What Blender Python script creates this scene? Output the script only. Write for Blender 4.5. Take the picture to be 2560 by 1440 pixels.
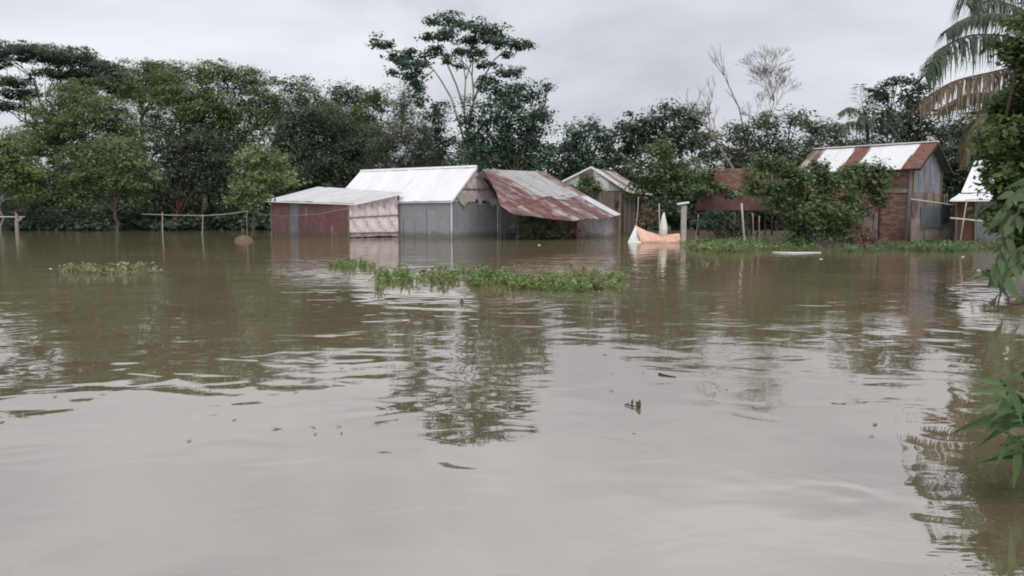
import bpy, math, random
import numpy as np
from mathutils import Vector, Matrix

for o in list(bpy.data.objects):
    bpy.data.objects.remove(o)
scene = bpy.context.scene
col = scene.collection
random.seed(7)
R = math.radians

# ------------------------------------------------------------------ camera
F_PX, HORIZON, CAM_H = 2000.0, 535.0, 1.25
PITCH = math.atan((720.0 - HORIZON) / F_PX)
cam_data = bpy.data.cameras.new('camera')
cam = bpy.data.objects.new('camera', cam_data)
col.objects.link(cam)
cam_data.sensor_width = 36.0
cam_data.lens = 36.0 * F_PX / 2560.0
cam_data.clip_end = 5000.0
cam_data.clip_start = 0.05
cam.location = (0, 0, CAM_H)
cam.rotation_euler = (R(90) - PITCH, 0, 0)
scene.camera = cam

# ------------------------------------------------------------------ sky, sun, exposure
SUN_EL, SUN_ROT = R(52), R(165)
world = bpy.data.worlds.new('World')
scene.world = world
world.use_nodes = True
wt = world.node_tree
for n in list(wt.nodes):
    wt.nodes.remove(n)
w_out = wt.nodes.new('ShaderNodeOutputWorld')
w_bg = wt.nodes.new('ShaderNodeBackground')
w_bg.inputs['Strength'].default_value = 0.072
w_sky = wt.nodes.new('ShaderNodeTexSky')
w_sky.sky_type = 'NISHITA'
w_sky.sun_disc = False
w_sky.sun_elevation = SUN_EL
w_sky.sun_rotation = SUN_ROT
w_tc = wt.nodes.new('ShaderNodeTexCoord')
w_map = wt.nodes.new('ShaderNodeMapping')
w_map.inputs['Scale'].default_value = (1.0, 1.0, 2.6)
w_map.inputs['Location'].default_value = (0.35, 0.1, 0.25)
w_n = wt.nodes.new('ShaderNodeTexNoise')
w_n.inputs['Scale'].default_value = 2.3
w_n.inputs['Detail'].default_value = 6.0
w_n.inputs['Roughness'].default_value = 0.5
w_n.inputs['Distortion'].default_value = 0.35
w_r = wt.nodes.new('ShaderNodeValToRGB')
w_r.color_ramp.elements[0].position = 0.33
w_r.color_ramp.elements[0].color = (5.1, 5.3, 5.75, 1)
w_r.color_ramp.elements[1].position = 0.66
w_r.color_ramp.elements[1].color = (8.4, 8.5, 8.9, 1)
w_mix = wt.nodes.new('ShaderNodeMix')
w_mix.data_type = 'RGBA'
w_mix.inputs[0].default_value = 0.93
L = wt.links.new
L(w_tc.outputs['Generated'], w_map.inputs['Vector'])
L(w_map.outputs[0], w_n.inputs['Vector'])
L(w_n.outputs['Fac'], w_r.inputs[0])
L(w_sky.outputs[0], w_mix.inputs[6])
L(w_r.outputs[0], w_mix.inputs[7])
L(w_mix.outputs[2], w_bg.inputs['Color'])
L(w_bg.outputs[0], w_out.inputs[0])

sun_data = bpy.data.lights.new('sun', 'SUN')
sun_data.energy = 1.5
sun_data.angle = R(50)
sun_data.color = (1.0, 0.97, 0.93)
sun = bpy.data.objects.new('sun', sun_data)
col.objects.link(sun)
sun.rotation_euler = (R(38), 0, R(15))     # veiled sun, high behind the camera's right shoulder
sun.location = (0, 0, 60)

scene.view_settings.view_transform = 'Standard'
scene.view_settings.look = 'None'
scene.view_settings.exposure = 0.6
scene.view_settings.gamma = 1.0
scene.view_settings.use_curve_mapping = False
scene.render.engine = 'CYCLES'
scene.cycles.use_denoising = True
scene.cycles.filter_width = 1.9
scene.cycles.max_bounces = 6
scene.cycles.diffuse_bounces = 3
scene.cycles.glossy_bounces = 3
scene.cycles.transmission_bounces = 3

# ------------------------------------------------------------------ measuring helpers (photo pixel + distance -> metres)
CP, SP = math.cos(PITCH), math.sin(PITCH)
def P(px, py, y):
    u = (px - 1280.0) / F_PX
    v = -(py - 720.0) / F_PX
    t = y / (v * SP + CP)
    return Vector((u * t, y, CAM_H + t * (v * CP - SP)))
def G(px, py, z=0.0):
    u = (px - 1280.0) / F_PX
    v = -(py - 720.0) / F_PX
    dz = v * CP - SP
    t = (z - CAM_H) / dz
    return Vector((u * t, t * (v * SP + CP), z))
def M_PX(y):
    return y / F_PX
UP = Vector((0, 0, 1))

# ------------------------------------------------------------------ scene helpers
def tag(o, label=None, cat=None, group=None, kind=None):
    if label: o['label'] = label
    if cat: o['category'] = cat
    if group: o['group'] = group
    if kind: o['kind'] = kind
    return o
def thing(name, loc, label, cat, group=None):
    o = bpy.data.objects.new(name, None)
    o.empty_display_size = 0.3
    col.objects.link(o)
    o.location = loc
    return tag(o, label, cat, group)
def root_of(o):
    while o.parent is not None:
        o = o.parent
    return o
WORLD = {}
def link(name, me, mat, parent=None, matrix=None):
    """matrix is given in world space"""
    o = bpy.data.objects.new(name, me)
    if mat is not None and len(me.materials) == 0:
        me.materials.append(mat)
    col.objects.link(o)
    m = matrix if matrix is not None else Matrix.Identity(4)
    if parent is not None:
        o.parent = parent
        pw = Matrix.Translation(parent.location) if parent.type == 'EMPTY' else WORLD[parent.name]
        o.matrix_basis = pw.inverted() @ m
    else:
        o.matrix_basis = m
    WORLD[o.name] = m.copy()
    return o

class MB:
    def __init__(s):
        s.v = []; s.f = []; s.uv = {}
    def box(s, c, sx, sy, sz, rot=None):
        b = len(s.v)
        for dx in (-.5, .5):
            for dy in (-.5, .5):
                for dz in (-.5, .5):
                    q = Vector((dx * sx, dy * sy, dz * sz))
                    if rot is not None: q = rot @ q
                    s.v.append(Vector(c) + q)
        for f in ((0, 1, 3, 2), (4, 6, 7, 5), (0, 4, 5, 1), (2, 3, 7, 6), (0, 2, 6, 4), (1, 5, 7, 3)):
            s.f.append(tuple(b + i for i in f))
        return s
    def beam(s, a, b, w, h):
        a, b = Vector(a), Vector(b)
        d = (b - a).normalized()
        x = d.cross(UP)
        if x.length < 1e-3: x = Vector((1, 0, 0))
        x.normalize(); y = x.cross(d)
        i = len(s.v)
        for p in (a, b):
            for sx, sy in ((-1, -1), (1, -1), (1, 1), (-1, 1)):
                s.v.append(p + x * sx * w / 2 + y * sy * h / 2)
        for k in range(4):
            s.f.append((i + k, i + (k + 1) % 4, i + 4 + (k + 1) % 4, i + 4 + k))
        s.f.append((i + 3, i + 2, i + 1, i)); s.f.append((i + 4, i + 5, i + 6, i + 7))
        return s
    def tube(s, pts, rad, n=6):
        pts = [Vector(p) for p in pts]
        i0 = len(s.v)
        for k, p in enumerate(pts):
            d = (pts[min(k + 1, len(pts) - 1)] - pts[max(k - 1, 0)])
            if d.length < 1e-6: d = UP.copy()
            d.normalize()
            a = Vector((1, 0, 0)) if abs(d.x) < .8 else Vector((0, 1, 0))
            x = d.cross(a).normalized(); y = d.cross(x)
            r = rad[k] if isinstance(rad, (list, tuple)) else rad
            for j in range(n):
                t = 2 * math.pi * j / n
                s.v.append(p + x * r * math.cos(t) + y * r * math.sin(t))
        for k in range(len(pts) - 1):
            for j in range(n):
                a = i0 + k * n + j; b = i0 + k * n + (j + 1) % n
                s.f.append((a, b, b + n, a + n))
        s.f.append(tuple(i0 + j for j in range(n - 1, -1, -1)))
        e = i0 + (len(pts) - 1) * n
        s.f.append(tuple(e + j for j in range(n)))
        return s
    def mesh(s, name, smooth=False):
        me = bpy.data.meshes.new(name)
        me.from_pydata([tuple(v) for v in s.v], [], s.f)
        if smooth:
            me.polygons.foreach_set('use_smooth', [True] * len(me.polygons))
        me.update()
        return me
    def build(s, name, mat, parent=None, smooth=False):
        return link(name, s.mesh(name, smooth), mat, parent)

# ------------------------------------------------------------------ materials
def new_mat(name):
    m = bpy.data.materials.new(name)
    m.use_nodes = True
    nt = m.node_tree
    return m, nt, nt.nodes['Principled BSDF'], nt.nodes['Material Output']
def N(nt, t, **kw):
    n = nt.nodes.new(t)
    for k, v in kw.items():
        if k in n.inputs: n.inputs[k].default_value = v
        else: setattr(n, k, v)
    return n
def ramp(nt, fac, stops):
    r = nt.nodes.new('ShaderNodeValToRGB')
    e = r.color_ramp.elements
    e[0].position, e[0].color = stops[0][0], (*stops[0][1], 1)
    e[1].position, e[1].color = stops[-1][0], (*stops[-1][1], 1)
    for p, c in stops[1:-1]:
        k = e.new(p); k.color = (*c, 1)
    nt.links.new(fac, r.inputs[0])
    return r.outputs[0]
def noise(nt, vec, scale, detail=4, rough=.55, dist=0.0):
    n = nt.nodes.new('ShaderNodeTexNoise')
    n.inputs['Scale'].default_value = scale
    n.inputs['Detail'].default_value = detail
    n.inputs['Roughness'].default_value = rough
    n.inputs['Distortion'].default_value = dist
    if vec is not None: nt.links.new(vec, n.inputs['Vector'])
    return n.outputs['Fac']
def mapped(nt, out, scale=(1, 1, 1), loc=(0, 0, 0)):
    m = nt.nodes.new('ShaderNodeMapping')
    m.inputs['Scale'].default_value = scale
    m.inputs['Location'].default_value = loc
    nt.links.new(out, m.inputs['Vector'])
    return m.outputs[0]
def mixc(nt, fac, a, b, mode='MIX'):
    m = nt.nodes.new('ShaderNodeMix')
    m.data_type = 'RGBA'; m.blend_type = mode
    for i, x in ((0, fac), (6, a), (7, b)):
        if isinstance(x, (int, float)): m.inputs[i].default_value = x
        elif isinstance(x, tuple): m.inputs[i].default_value = (*x, 1)
        else: nt.links.new(x, m.inputs[i])
    return m.outputs[2]
def math_(nt, op, a, b=None, c=None):
    m = nt.nodes.new('ShaderNodeMath'); m.operation = op
    for i, x in enumerate((a, b, c)):
        if x is None: continue
        if isinstance(x, (int, float)): m.inputs[i].default_value = x
        else: nt.links.new(x, m.inputs[i])
    return m.outputs[0]

LEAF_GAIN = 1.9
def leaf_mat(name, a, b, c, trans=.38, rough=.55):
    """a..c: three leaf colours spread leaf by leaf and clump by clump"""
    m, nt, bs, out = new_mat(name)
    at = nt.nodes.new('ShaderNodeAttribute'); at.attribute_name = 'rnd'
    g = nt.nodes.new('ShaderNodeNewGeometry')
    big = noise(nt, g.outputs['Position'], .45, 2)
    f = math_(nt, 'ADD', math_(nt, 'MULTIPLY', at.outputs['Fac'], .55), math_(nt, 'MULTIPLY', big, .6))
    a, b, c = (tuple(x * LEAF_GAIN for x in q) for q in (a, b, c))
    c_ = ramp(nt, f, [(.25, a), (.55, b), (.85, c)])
    nt.links.new(c_, bs.inputs['Base Color'])
    bs.inputs['Roughness'].default_value = rough
    bs.inputs['Specular IOR Level'].default_value = .3
    tr = nt.nodes.new('ShaderNodeBsdfTranslucent')
    nt.links.new(c_, tr.inputs['Color'])
    mx = nt.nodes.new('ShaderNodeMixShader'); mx.inputs[0].default_value = trans
    nt.links.new(bs.outputs[0], mx.inputs[1]); nt.links.new(tr.outputs[0], mx.inputs[2])
    nt.links.new(mx.outputs[0], out.inputs['Surface'])
    return m
def plain(name, c1, c2, scale=6.0, rough=.8, stretch=(1, 1, 1), metallic=0.0, spec=.3, bump=0.0):
    m, nt, bs, out = new_mat(name)
    tc = nt.nodes.new('ShaderNodeTexCoord')
    f = noise(nt, mapped(nt, tc.outputs['Object'], stretch), scale, 5, .6)
    nt.links.new(ramp(nt, f, [(.3, c1), (.7, c2)]), bs.inputs['Base Color'])
    bs.inputs['Roughness'].default_value = rough
    bs.inputs['Metallic'].default_value = metallic
    bs.inputs['Specular IOR Level'].default_value = spec
    if bump:
        b = N(nt, 'ShaderNodeBump', Strength=.6, Distance=bump)
        nt.links.new(f, b.inputs['Height']); nt.links.new(b.outputs[0], bs.inputs['Normal'])
    return m
def tide(nt, colr):
    """damp, muddy band left by the flood just above the water line"""
    g = nt.nodes.new('ShaderNodeNewGeometry')
    sx = nt.nodes.new('ShaderNodeSeparateXYZ'); nt.links.new(g.outputs['Position'], sx.inputs[0])
    nz = noise(nt, mapped(nt, g.outputs['Position'], (1, 1, .3)), 2.6, 4)
    z = math_(nt, 'SUBTRACT', sx.outputs[2], math_(nt, 'MULTIPLY', nz, .55))
    r = N(nt, 'ShaderNodeMapRange')
    r.inputs['From Min'].default_value = -.14; r.inputs['From Max'].default_value = .06
    r.inputs['To Min'].default_value = .6; r.inputs['To Max'].default_value = 0.0
    nt.links.new(z, r.inputs['Value'])
    return mixc(nt, r.outputs[0], colr, (.085, .068, .048))
def tin(name, base, base2, rust, rust_amt, metallic=.25, rough=.5, streak=(5, .6), rust2=None):
    """weathered corrugated iron: tone drift, rust or dirt in streaks that run down the sheet (UV in metres)"""
    m, nt, bs, out = new_mat(name)
    uv = nt.nodes.new('ShaderNodeUVMap')
    oi = nt.nodes.new('ShaderNodeObjectInfo')
    off = nt.nodes.new('ShaderNodeCombineXYZ')
    nt.links.new(math_(nt, 'MULTIPLY', oi.outputs['Random'], 37.0), off.inputs[0])
    nt.links.new(math_(nt, 'MULTIPLY', oi.outputs['Random'], 91.0), off.inputs[1])
    va = nt.nodes.new('ShaderNodeVectorMath'); va.operation = 'ADD'
    nt.links.new(uv.outputs[0], va.inputs[0]); nt.links.new(off.outputs[0], va.inputs[1])
    v = va.outputs[0]
    tone = noise(nt, mapped(nt, v, (1.2, .8, 1)), 1.3, 5, .6)
    st = noise(nt, mapped(nt, v, (streak[0], streak[1], 1)), 1.6, 5, .65)
    pt = noise(nt, v, 1.1, 6, .6, .4)
    c0 = ramp(nt, tone, [(.3, base), (.7, base2)])
    c0 = mixc(nt, math_(nt, 'MULTIPLY', oi.outputs['Random'], .25), c0, tuple(.75 * x for x in base))
    fac = math_(nt, 'ADD', math_(nt, 'MULTIPLY', st, .6), math_(nt, 'MULTIPLY', pt, .5))
    lo = .78 - rust_amt * .5
    rf = N(nt, 'ShaderNodeMapRange')
    rf.inputs['From Min'].default_value = lo; rf.inputs['From Max'].default_value = lo + .12
    nt.links.new(fac, rf.inputs['Value'])
    rc = ramp(nt, noise(nt, v, 3.5, 4), [(.35, rust), (.65, rust2 or tuple(x * 1.6 for x in rust))])
    nt.links.new(tide(nt, mixc(nt, rf.outputs[0], c0, rc)), bs.inputs['Base Color'])
    mt = math_(nt, 'MULTIPLY', math_(nt, 'SUBTRACT', 1.0, rf.outputs[0]), metallic)
    nt.links.new(mt, bs.inputs['Metallic'])
    nt.links.new(math_(nt, 'ADD', math_(nt, 'MULTIPLY', rf.outputs[0], .3), rough), bs.inputs['Roughness'])
    return m

MT = {}
MT['tin_white'] = tin('tin_white', (.70, .71, .74), (.80, .81, .83), (.42, .40, .40), .28, .08, .42)
MT['tin_pale'] = tin('tin_pale', (.52, .53, .56), (.66, .67, .69), (.36, .35, .35), .45, .15, .45)
MT['tin_old'] = tin('tin_old', (.34, .34, .36), (.47, .47, .48), (.24, .22, .22), .55, .15, .5)
MT['tin_oldrust'] = tin('tin_oldrust', (.40, .38, .38), (.56, .53, .52), (.12, .06, .052), .66, .1, .55, (9, .22))
MT['tin_rust'] = tin('tin_rust', (.30, .24, .23), (.44, .38, .36), (.085, .042, .038), .72, .05, .6, (9, .2), (.165, .075, .065))
MT['tin_brown'] = tin('tin_brown', (.40, .31, .27), (.54, .45, .41), (.13, .060, .045), .84, .05, .6, (3, .8), (.19, .09, .068))
MT['tin_redwall'] = tin('tin_redwall', (.22, .19, .185), (.30, .25, .24), (.105, .055, .05), .82, .0, .6, (4, .3), (.16, .075, .07))
MT['tin_greywall'] = tin('tin_greywall', (.215, .235, .26), (.27, .29, .32), (.19, .185, .17), .5, .1, .5, (5, .35))
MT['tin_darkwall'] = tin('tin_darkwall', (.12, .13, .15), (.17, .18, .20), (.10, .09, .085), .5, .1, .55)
MT['tin_bluewall'] = tin('tin_bluewall', (.17, .19, .22), (.30, .32, .36), (.13, .12, .115), .5, .1, .5, (7, .2))
MT['tin_green'] = tin('tin_green', (.13, .145, .145), (.18, .195, .195), (.11, .11, .1), .4, .1, .5)
MT['wood'] = plain('wood', (.09, .068, .05), (.20, .155, .115), 9, .85, (1, 1, .25))
MT['wood_dark'] = plain('wood_dark', (.03, .02, .018), (.075, .05, .042), 7, .9, (1, 1, .3))
MT['bamboo'] = plain('bamboo', (.26, .22, .16), (.42, .37, .29), 6, .6, (1, 1, 1))
MT['bamboo_pale'] = plain('bamboo_pale', (.42, .40, .36), (.6, .58, .53), 5, .6)
MT['bark'] = plain('bark', (.05, .042, .034), (.13, .11, .09), 5, .9, (1, 1, .35), bump=.02)
MT['bark_pale'] = plain('bark_pale', (.15, .135, .115), (.30, .275, .24), 5, .85, (1, 1, .35))
MT['bark_red'] = plain('bark_red', (.05, .024, .019), (.11, .055, .042), 5, .9, (1, 1, .35))
MT['brick'] = None
MT['mortar'] = plain('mortar', (.15, .125, .11), (.22, .19, .17), 5, .95)
MT['plaster'] = plain('plaster', (.17, .14, .12), (.27, .225, .20), 3, .95)
MT['mud'] = plain('mud', (.10, .075, .055), (.17, .13, .10), 3, .95)
MT['concrete'] = plain('concrete', (.27, .25, .22), (.42, .39, .34), 6, .9)
MT['white_paint'] = plain('white_paint', (.62, .62, .6), (.78, .77, .75), 4, .6)
MT['orange_cloth'] = plain('orange_cloth', (.55, .30, .21), (.72, .50, .40), 2.6, .8)
MT['white_cloth'] = plain('white_cloth', (.55, .55, .52), (.72, .72, .68), 3, .85)
MT['sack_cloth'] = plain('sack_cloth', (.33, .31, .23), (.45, .43, .34), 5, .9)
MT['black_cloth'] = plain('black_cloth', (.012, .013, .02), (.03, .03, .045), 5, .9)
MT['tarp_blue'] = plain('tarp_blue', (.085, .095, .11), (.13, .14, .155), 2, .5)
MT['purple_cloth'] = plain('purple_cloth', (.09, .055, .07), (.17, .11, .13), 4, .9)
MT['straw'] = leaf_mat('straw', (.045, .028, .02), (.085, .055, .038), (.15, .10, .065), .1, .8)
MT['wire'] = plain('wire', (.25, .25, .26), (.35, .35, .36), 4, .6)

def mat_brick():
    m, nt, bs, out = new_mat('brick')
    oi = nt.nodes.new('ShaderNodeObjectInfo')
    tc = nt.nodes.new('ShaderNodeTexCoord')
    g = nt.nodes.new('ShaderNodeNewGeometry')
    c = ramp(nt, oi.outputs['Random'], [(0, (.15, .065, .052)), (.5, (.21, .105, .085)), (1, (.29, .165, .135))])
    f = noise(nt, g.outputs['Position'], 2.2, 5)
    c = mixc(nt, ramp(nt, f, [(.5, (0, 0, 0)), (.75, (.55, .55, .55))]), c, (.19, .155, .13))
    nt.links.new(c, bs.inputs['Base Color'])
    bs.inputs['Roughness'].default_value = .95
    return m
MT['brick'] = mat_brick()

def mat_mat(name, c1, c2, c3):
    """woven split-bamboo mat, weave as checks along the UV, whitewash worn off in patches"""
    m, nt, bs, out = new_mat(name)
    uv = nt.nodes.new('ShaderNodeUVMap')
    ck = nt.nodes.new('ShaderNodeTexChecker'); ck.inputs['Scale'].default_value = 16.0
    nt.links.new(mapped(nt, uv.outputs[0], (1, .55, 1)), ck.inputs['Vector'])
    f = noise(nt, mapped(nt, uv.outputs[0], (1.4, 1, 1)), 2.2, 6, .65, .5)
    f2 = noise(nt, mapped(nt, uv.outputs[0], (5, .8, 1)), 2.0, 4, .6)
    base = ramp(nt, f, [(.36, c3), (.5, c2), (.66, c1)])
    base = mixc(nt, math_(nt, 'MULTIPLY', ck.outputs['Fac'], .16), base, c3)
    base = mixc(nt, ramp(nt, f2, [(.58, (0, 0, 0)), (.7, (.5, .5, .5))]), base, c3)
    nt.links.new(tide(nt, base), bs.inputs['Base Color'])
    bs.inputs['Roughness'].default_value = .9
    b = N(nt, 'ShaderNodeBump', Strength=.5, Distance=.01)
    nt.links.new(ck.outputs['Fac'], b.inputs['Height']); nt.links.new(b.outputs[0], bs.inputs['Normal'])
    return m
MT['mat_white'] = mat_mat('mat_white', (.80, .71, .735), (.66, .57, .59), (.40, .31, .32))
MT['mat_brown'] = mat_mat('mat_brown', (.26, .20, .165), (.19, .145, .12), (.10, .072, .06))

# leaves
MT['lf_olive'] = leaf_mat('leaf_olive', (.032, .048, .018), (.068, .096, .036), (.112, .136, .056))
MT['lf_mid'] = leaf_mat('leaf_mid', (.030, .046, .021), (.064, .092, .040), (.106, .136, .062))
MT['lf_dark'] = leaf_mat('leaf_dark', (.017, .027, .018), (.037, .053, .033), (.066, .086, .052))
MT['lf_deep'] = leaf_mat('leaf_deep', (.018, .037, .024), (.036, .068, .043), (.062, .100, .060))
MT['lf_grey'] = leaf_mat('leaf_grey', (.036, .046, .032), (.068, .080, .054), (.11, .122, .082))
MT['lf_bright'] = leaf_mat('leaf_bright', (.050, .076, .030), (.092, .124, .050), (.140, .168, .076))
MT['lf_bush'] = leaf_mat('leaf_bush', (.028, .048, .022), (.060, .090, .040), (.105, .135, .064))
MT['lf_near'] = leaf_mat('leaf_near', (.022, .038, .014), (.050, .074, .026), (.105, .125, .045), .35, .45)
MT['lf_palm'] = leaf_mat('leaf_palm', (.017, .029, .018), (.033, .050, .032), (.058, .075, .048), .25, .5)
MT['lf_dead'] = leaf_mat('leaf_dead', (.075, .062, .044), (.115, .095, .068), (.17, .145, .11), .25, .8)
MT['lf_hyac'] = leaf_mat('leaf_hyacinth', (.070, .058, .026), (.066, .100, .030), (.125, .155, .060), .3, .45)
MT['lf_hyacpale'] = leaf_mat('leaf_hyacinth_pale', (.05, .06, .025), (.11, .12, .055), (.20, .205, .115), .3, .5)
MT['lf_plant'] = leaf_mat('leaf_plant', (.020, .040, .013), (.036, .064, .022), (.065, .095, .038), .35, .4)

# ------------------------------------------------------------------ water
def mat_water():
    m, nt, bs, out = new_mat('flood_water')
    g = nt.nodes.new('ShaderNodeNewGeometry')
    pos = g.outputs['Position']
    f = noise(nt, mapped(nt, pos, (.10, .22, 1)), 1.0, 3)
    nt.links.new(ramp(nt, f, [(.3, (.138, .116, .068)), (.7, (.180, .152, .096))]), bs.inputs['Base Color'])
    bs.inputs['Roughness'].default_value = .015
    bs.inputs['IOR'].default_value = 5.6
    bs.inputs['Specular Tint'].default_value = (1.0, .965, .965, 1)
    # slow swell, drifting wind ruffles, fine ripples (heights in metres)
    swell = noise(nt, mapped(nt, pos, (.75, 1.0, 1)), 1.1, 2, .4, .7)
    rip = noise(nt, mapped(nt, pos, (.7, 1.9, 1)), 3.4, 3, .5, .4)
    fine = noise(nt, mapped(nt, pos, (.55, 1.6, 1)), 11.0, 2, .5)
    ruf = noise(nt, mapped(nt, pos, (.11, .30, 1), (3.1, 0.4, 0)), 1.0, 2, .5)
    ruf = ramp(nt, ruf, [(.50, (0, 0, 0)), (.70, (1, 1, 1))])
    mid = noise(nt, mapped(nt, pos, (.9, 1.2, 1), (7, 2, 0)), 2.3, 1, .4, .8)
    swell = math_(nt, 'ADD', swell, math_(nt, 'MULTIPLY', mid, .28))
    h = math_(nt, 'ADD', math_(nt, 'MULTIPLY', swell, .0150),
              math_(nt, 'ADD',
                    math_(nt, 'MULTIPLY', rip, math_(nt, 'ADD', math_(nt, 'MULTIPLY', ruf, .0036), .0003)),
                    math_(nt, 'MULTIPLY', fine, math_(nt, 'ADD', math_(nt, 'MULTIPLY', ruf, .0010), .00004))))
    b = N(nt, 'ShaderNodeBump', Strength=1.0, Distance=1.0)
    nt.links.new(h, b.inputs['Height'])
    nt.links.new(b.outputs[0], bs.inputs['Normal'])
    return m
MT['water'] = mat_water()
wm = MB()
wm.v = [Vector(p) for p in ((-400, -40, 0), (400, -40, 0), (400, 300, 0), (-400, 300, 0))]
wm.f = [(0, 1, 2, 3)]
water = tag(wm.build('water', MT['water']), kind='structure')

# ------------------------------------------------------------------ ground: flooded bed that rises to banks behind the trees and on the right
def bank_y(x):
    if x < -2: return 62.0
    if x < 6: return 62.0 - (x + 2) / 8 * 12.0
    if x < 9: return 50.0 - (x - 6) / 3 * 18.5
    return 31.5
def ground_z(x, y):
    t = max(0.0, min(1.0, (y - bank_y(x) + 1.0) / 4.0))
    t = t * t * (3 - 2 * t)
    far = max(0.0, y - 110) * .004
    return -1.0 + 1.16 * t + far + .05 * math.sin(x * 1.7 + y * .6) * t
gm = MB()
xs = [-900, -300, -120, -80, -60] + [-50 + i * 1.0 for i in range(0, 101)] + [60, 80, 120, 300, 900]
ys = [-60, -20, 0, 15] + [25 + i * 1.0 for i in range(0, 66)] + [100, 120, 160, 250, 500, 1500]
for y in ys:
    for x in xs:
        gm.v.append(Vector((x, y, ground_z(x, y))))
nx = len(xs)
for j in range(len(ys) - 1):
    for i in range(nx - 1):
        gm.f.append((j * nx + i, j * nx + i + 1, (j + 1) * nx + i + 1, (j + 1) * nx + i))
MT['soil'] = plain('soil', (.045, .036, .024), (.10, .085, .055), .8, .95)
tag(gm.build('ground', MT['soil'], smooth=True), kind='structure')

# ------------------------------------------------------------------ foliage
def leaves_mesh(name, pos, nrm, dirs, ln, wd, rnd, fold=.12):
    n = len(pos)
    nrm = nrm / np.maximum(np.linalg.norm(nrm, axis=1, keepdims=True), 1e-6)
    side = np.cross(nrm, dirs)
    side /= np.maximum(np.linalg.norm(side, axis=1, keepdims=True), 1e-6)
    d = np.cross(side, nrm)
    ln = np.asarray(ln).reshape(-1, 1); wd = np.asarray(wd).reshape(-1, 1)
    v = np.empty((n, 4, 3), np.float32)
    v[:, 0] = pos - d * ln * .5
    v[:, 1] = pos + side * wd * .5 - nrm * ln * fold * .5 + d * ln * .06
    v[:, 2] = pos + d * ln * .5 - nrm * ln * fold
    v[:, 3] = pos - side * wd * .5 - nrm * ln * fold * .5 + d * ln * .06
    me = bpy.data.meshes.new(name)
    me.vertices.add(4 * n); me.loops.add(4 * n); me.polygons.add(n)
    me.vertices.foreach_set('co', v.reshape(-1))
    me.loops.foreach_set('vertex_index', np.arange(4 * n, dtype=np.int32))
    me.polygons.foreach_set('loop_start', np.arange(0, 4 * n, 4, dtype=np.int32))
    a = me.attributes.new('rnd', 'FLOAT', 'FACE')
    a.data.foreach_set('value', np.asarray(rnd, np.float32))
    me.update()
    return me
DENS = 2.35
LEAF_K = .86
def crown_mesh(name, blobs, dens, ln, wd, clump, flat, seed, droop=.3, per=42, shell=.45):
    """blobs: (centre, rx, ry, rz) in metres; leaves gathered in clumps through each blob's outer volume"""
    g = np.random.default_rng(seed)
    PS, NS, DS, RS = [], [], [], []
    for c, rx, ry, rz in blobs:
        n_all = int(dens * DENS * math.pi * rx * rz * 1.35) + 30
        n_in = int(n_all * .32)
        n = n_all - n_in
        # leaf sprays: separate tufts over the outer part of the crown, each flattish and lit from above
        k = max(5, int(n / (per * 1.9)))
        u = g.normal(size=(k, 3)); u /= np.linalg.norm(u, axis=1, keepdims=True)
        fac = shell + (1.05 - shell) * g.random((k, 1)) ** .5
        fac *= 1 + .16 * g.normal(size=(k, 1))
        cc = np.array(c) + u * fac * np.array((rx, ry, rz))
        idx = g.integers(0, k, n)
        p = cc[idx] + np.clip(g.normal(size=(n, 3)), -1.9, 1.9) * clump * np.array((1, 1, flat * .75)) * (0.55 + .9 * g.random((k, 1)))[idx]
        shade = g.random(k)[idx]
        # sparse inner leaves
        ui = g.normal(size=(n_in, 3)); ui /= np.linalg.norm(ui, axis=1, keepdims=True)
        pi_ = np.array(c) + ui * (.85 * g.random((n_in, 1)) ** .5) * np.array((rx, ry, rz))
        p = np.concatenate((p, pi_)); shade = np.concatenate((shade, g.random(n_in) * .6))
        n = n_all
        o = p - np.array(c); o /= np.maximum(np.linalg.norm(o, axis=1, keepdims=True), 1e-6)
        nn = o * .45 + np.array((0, 0, .8)) + g.normal(size=(n, 3)) * .40
        dd = g.normal(size=(n, 3)); dd[:, 2] = dd[:, 2] * .35 - droop
        dd += o * .5
        PS.append(p); NS.append(nn); DS.append(dd)
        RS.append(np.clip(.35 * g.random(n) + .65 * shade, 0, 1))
    p = np.concatenate(PS); nn = np.concatenate(NS); dd = np.concatenate(DS); rs = np.concatenate(RS)
    s = .5 + 1.1 * g.random(len(p)) ** 2
    keep = p[:, 2] > .05
    return leaves_mesh(name, p[keep], nn[keep], dd[keep], (ln * s * LEAF_K)[keep], (wd * s * LEAF_K)[keep], rs[keep])
def bend(a, b, k=5, wob=.08, seed=0):
    rr = random.Random(seed)
    a, b = Vector(a), Vector(b)
    l = (b - a).length
    pts = [a]
    for i in range(1, k):
        t = i / k
        q = a.lerp(b, t) + Vector((rr.uniform(-1, 1), rr.uniform(-1, 1), rr.uniform(-.5, .5))) * wob * l * math.sin(math.pi * t)
        pts.append(q)
    pts.append(b)
    return pts
def taper(r0, r1, n):
    return [r0 + (r1 - r0) * i / (n - 1) for i in range(n)]

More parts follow.
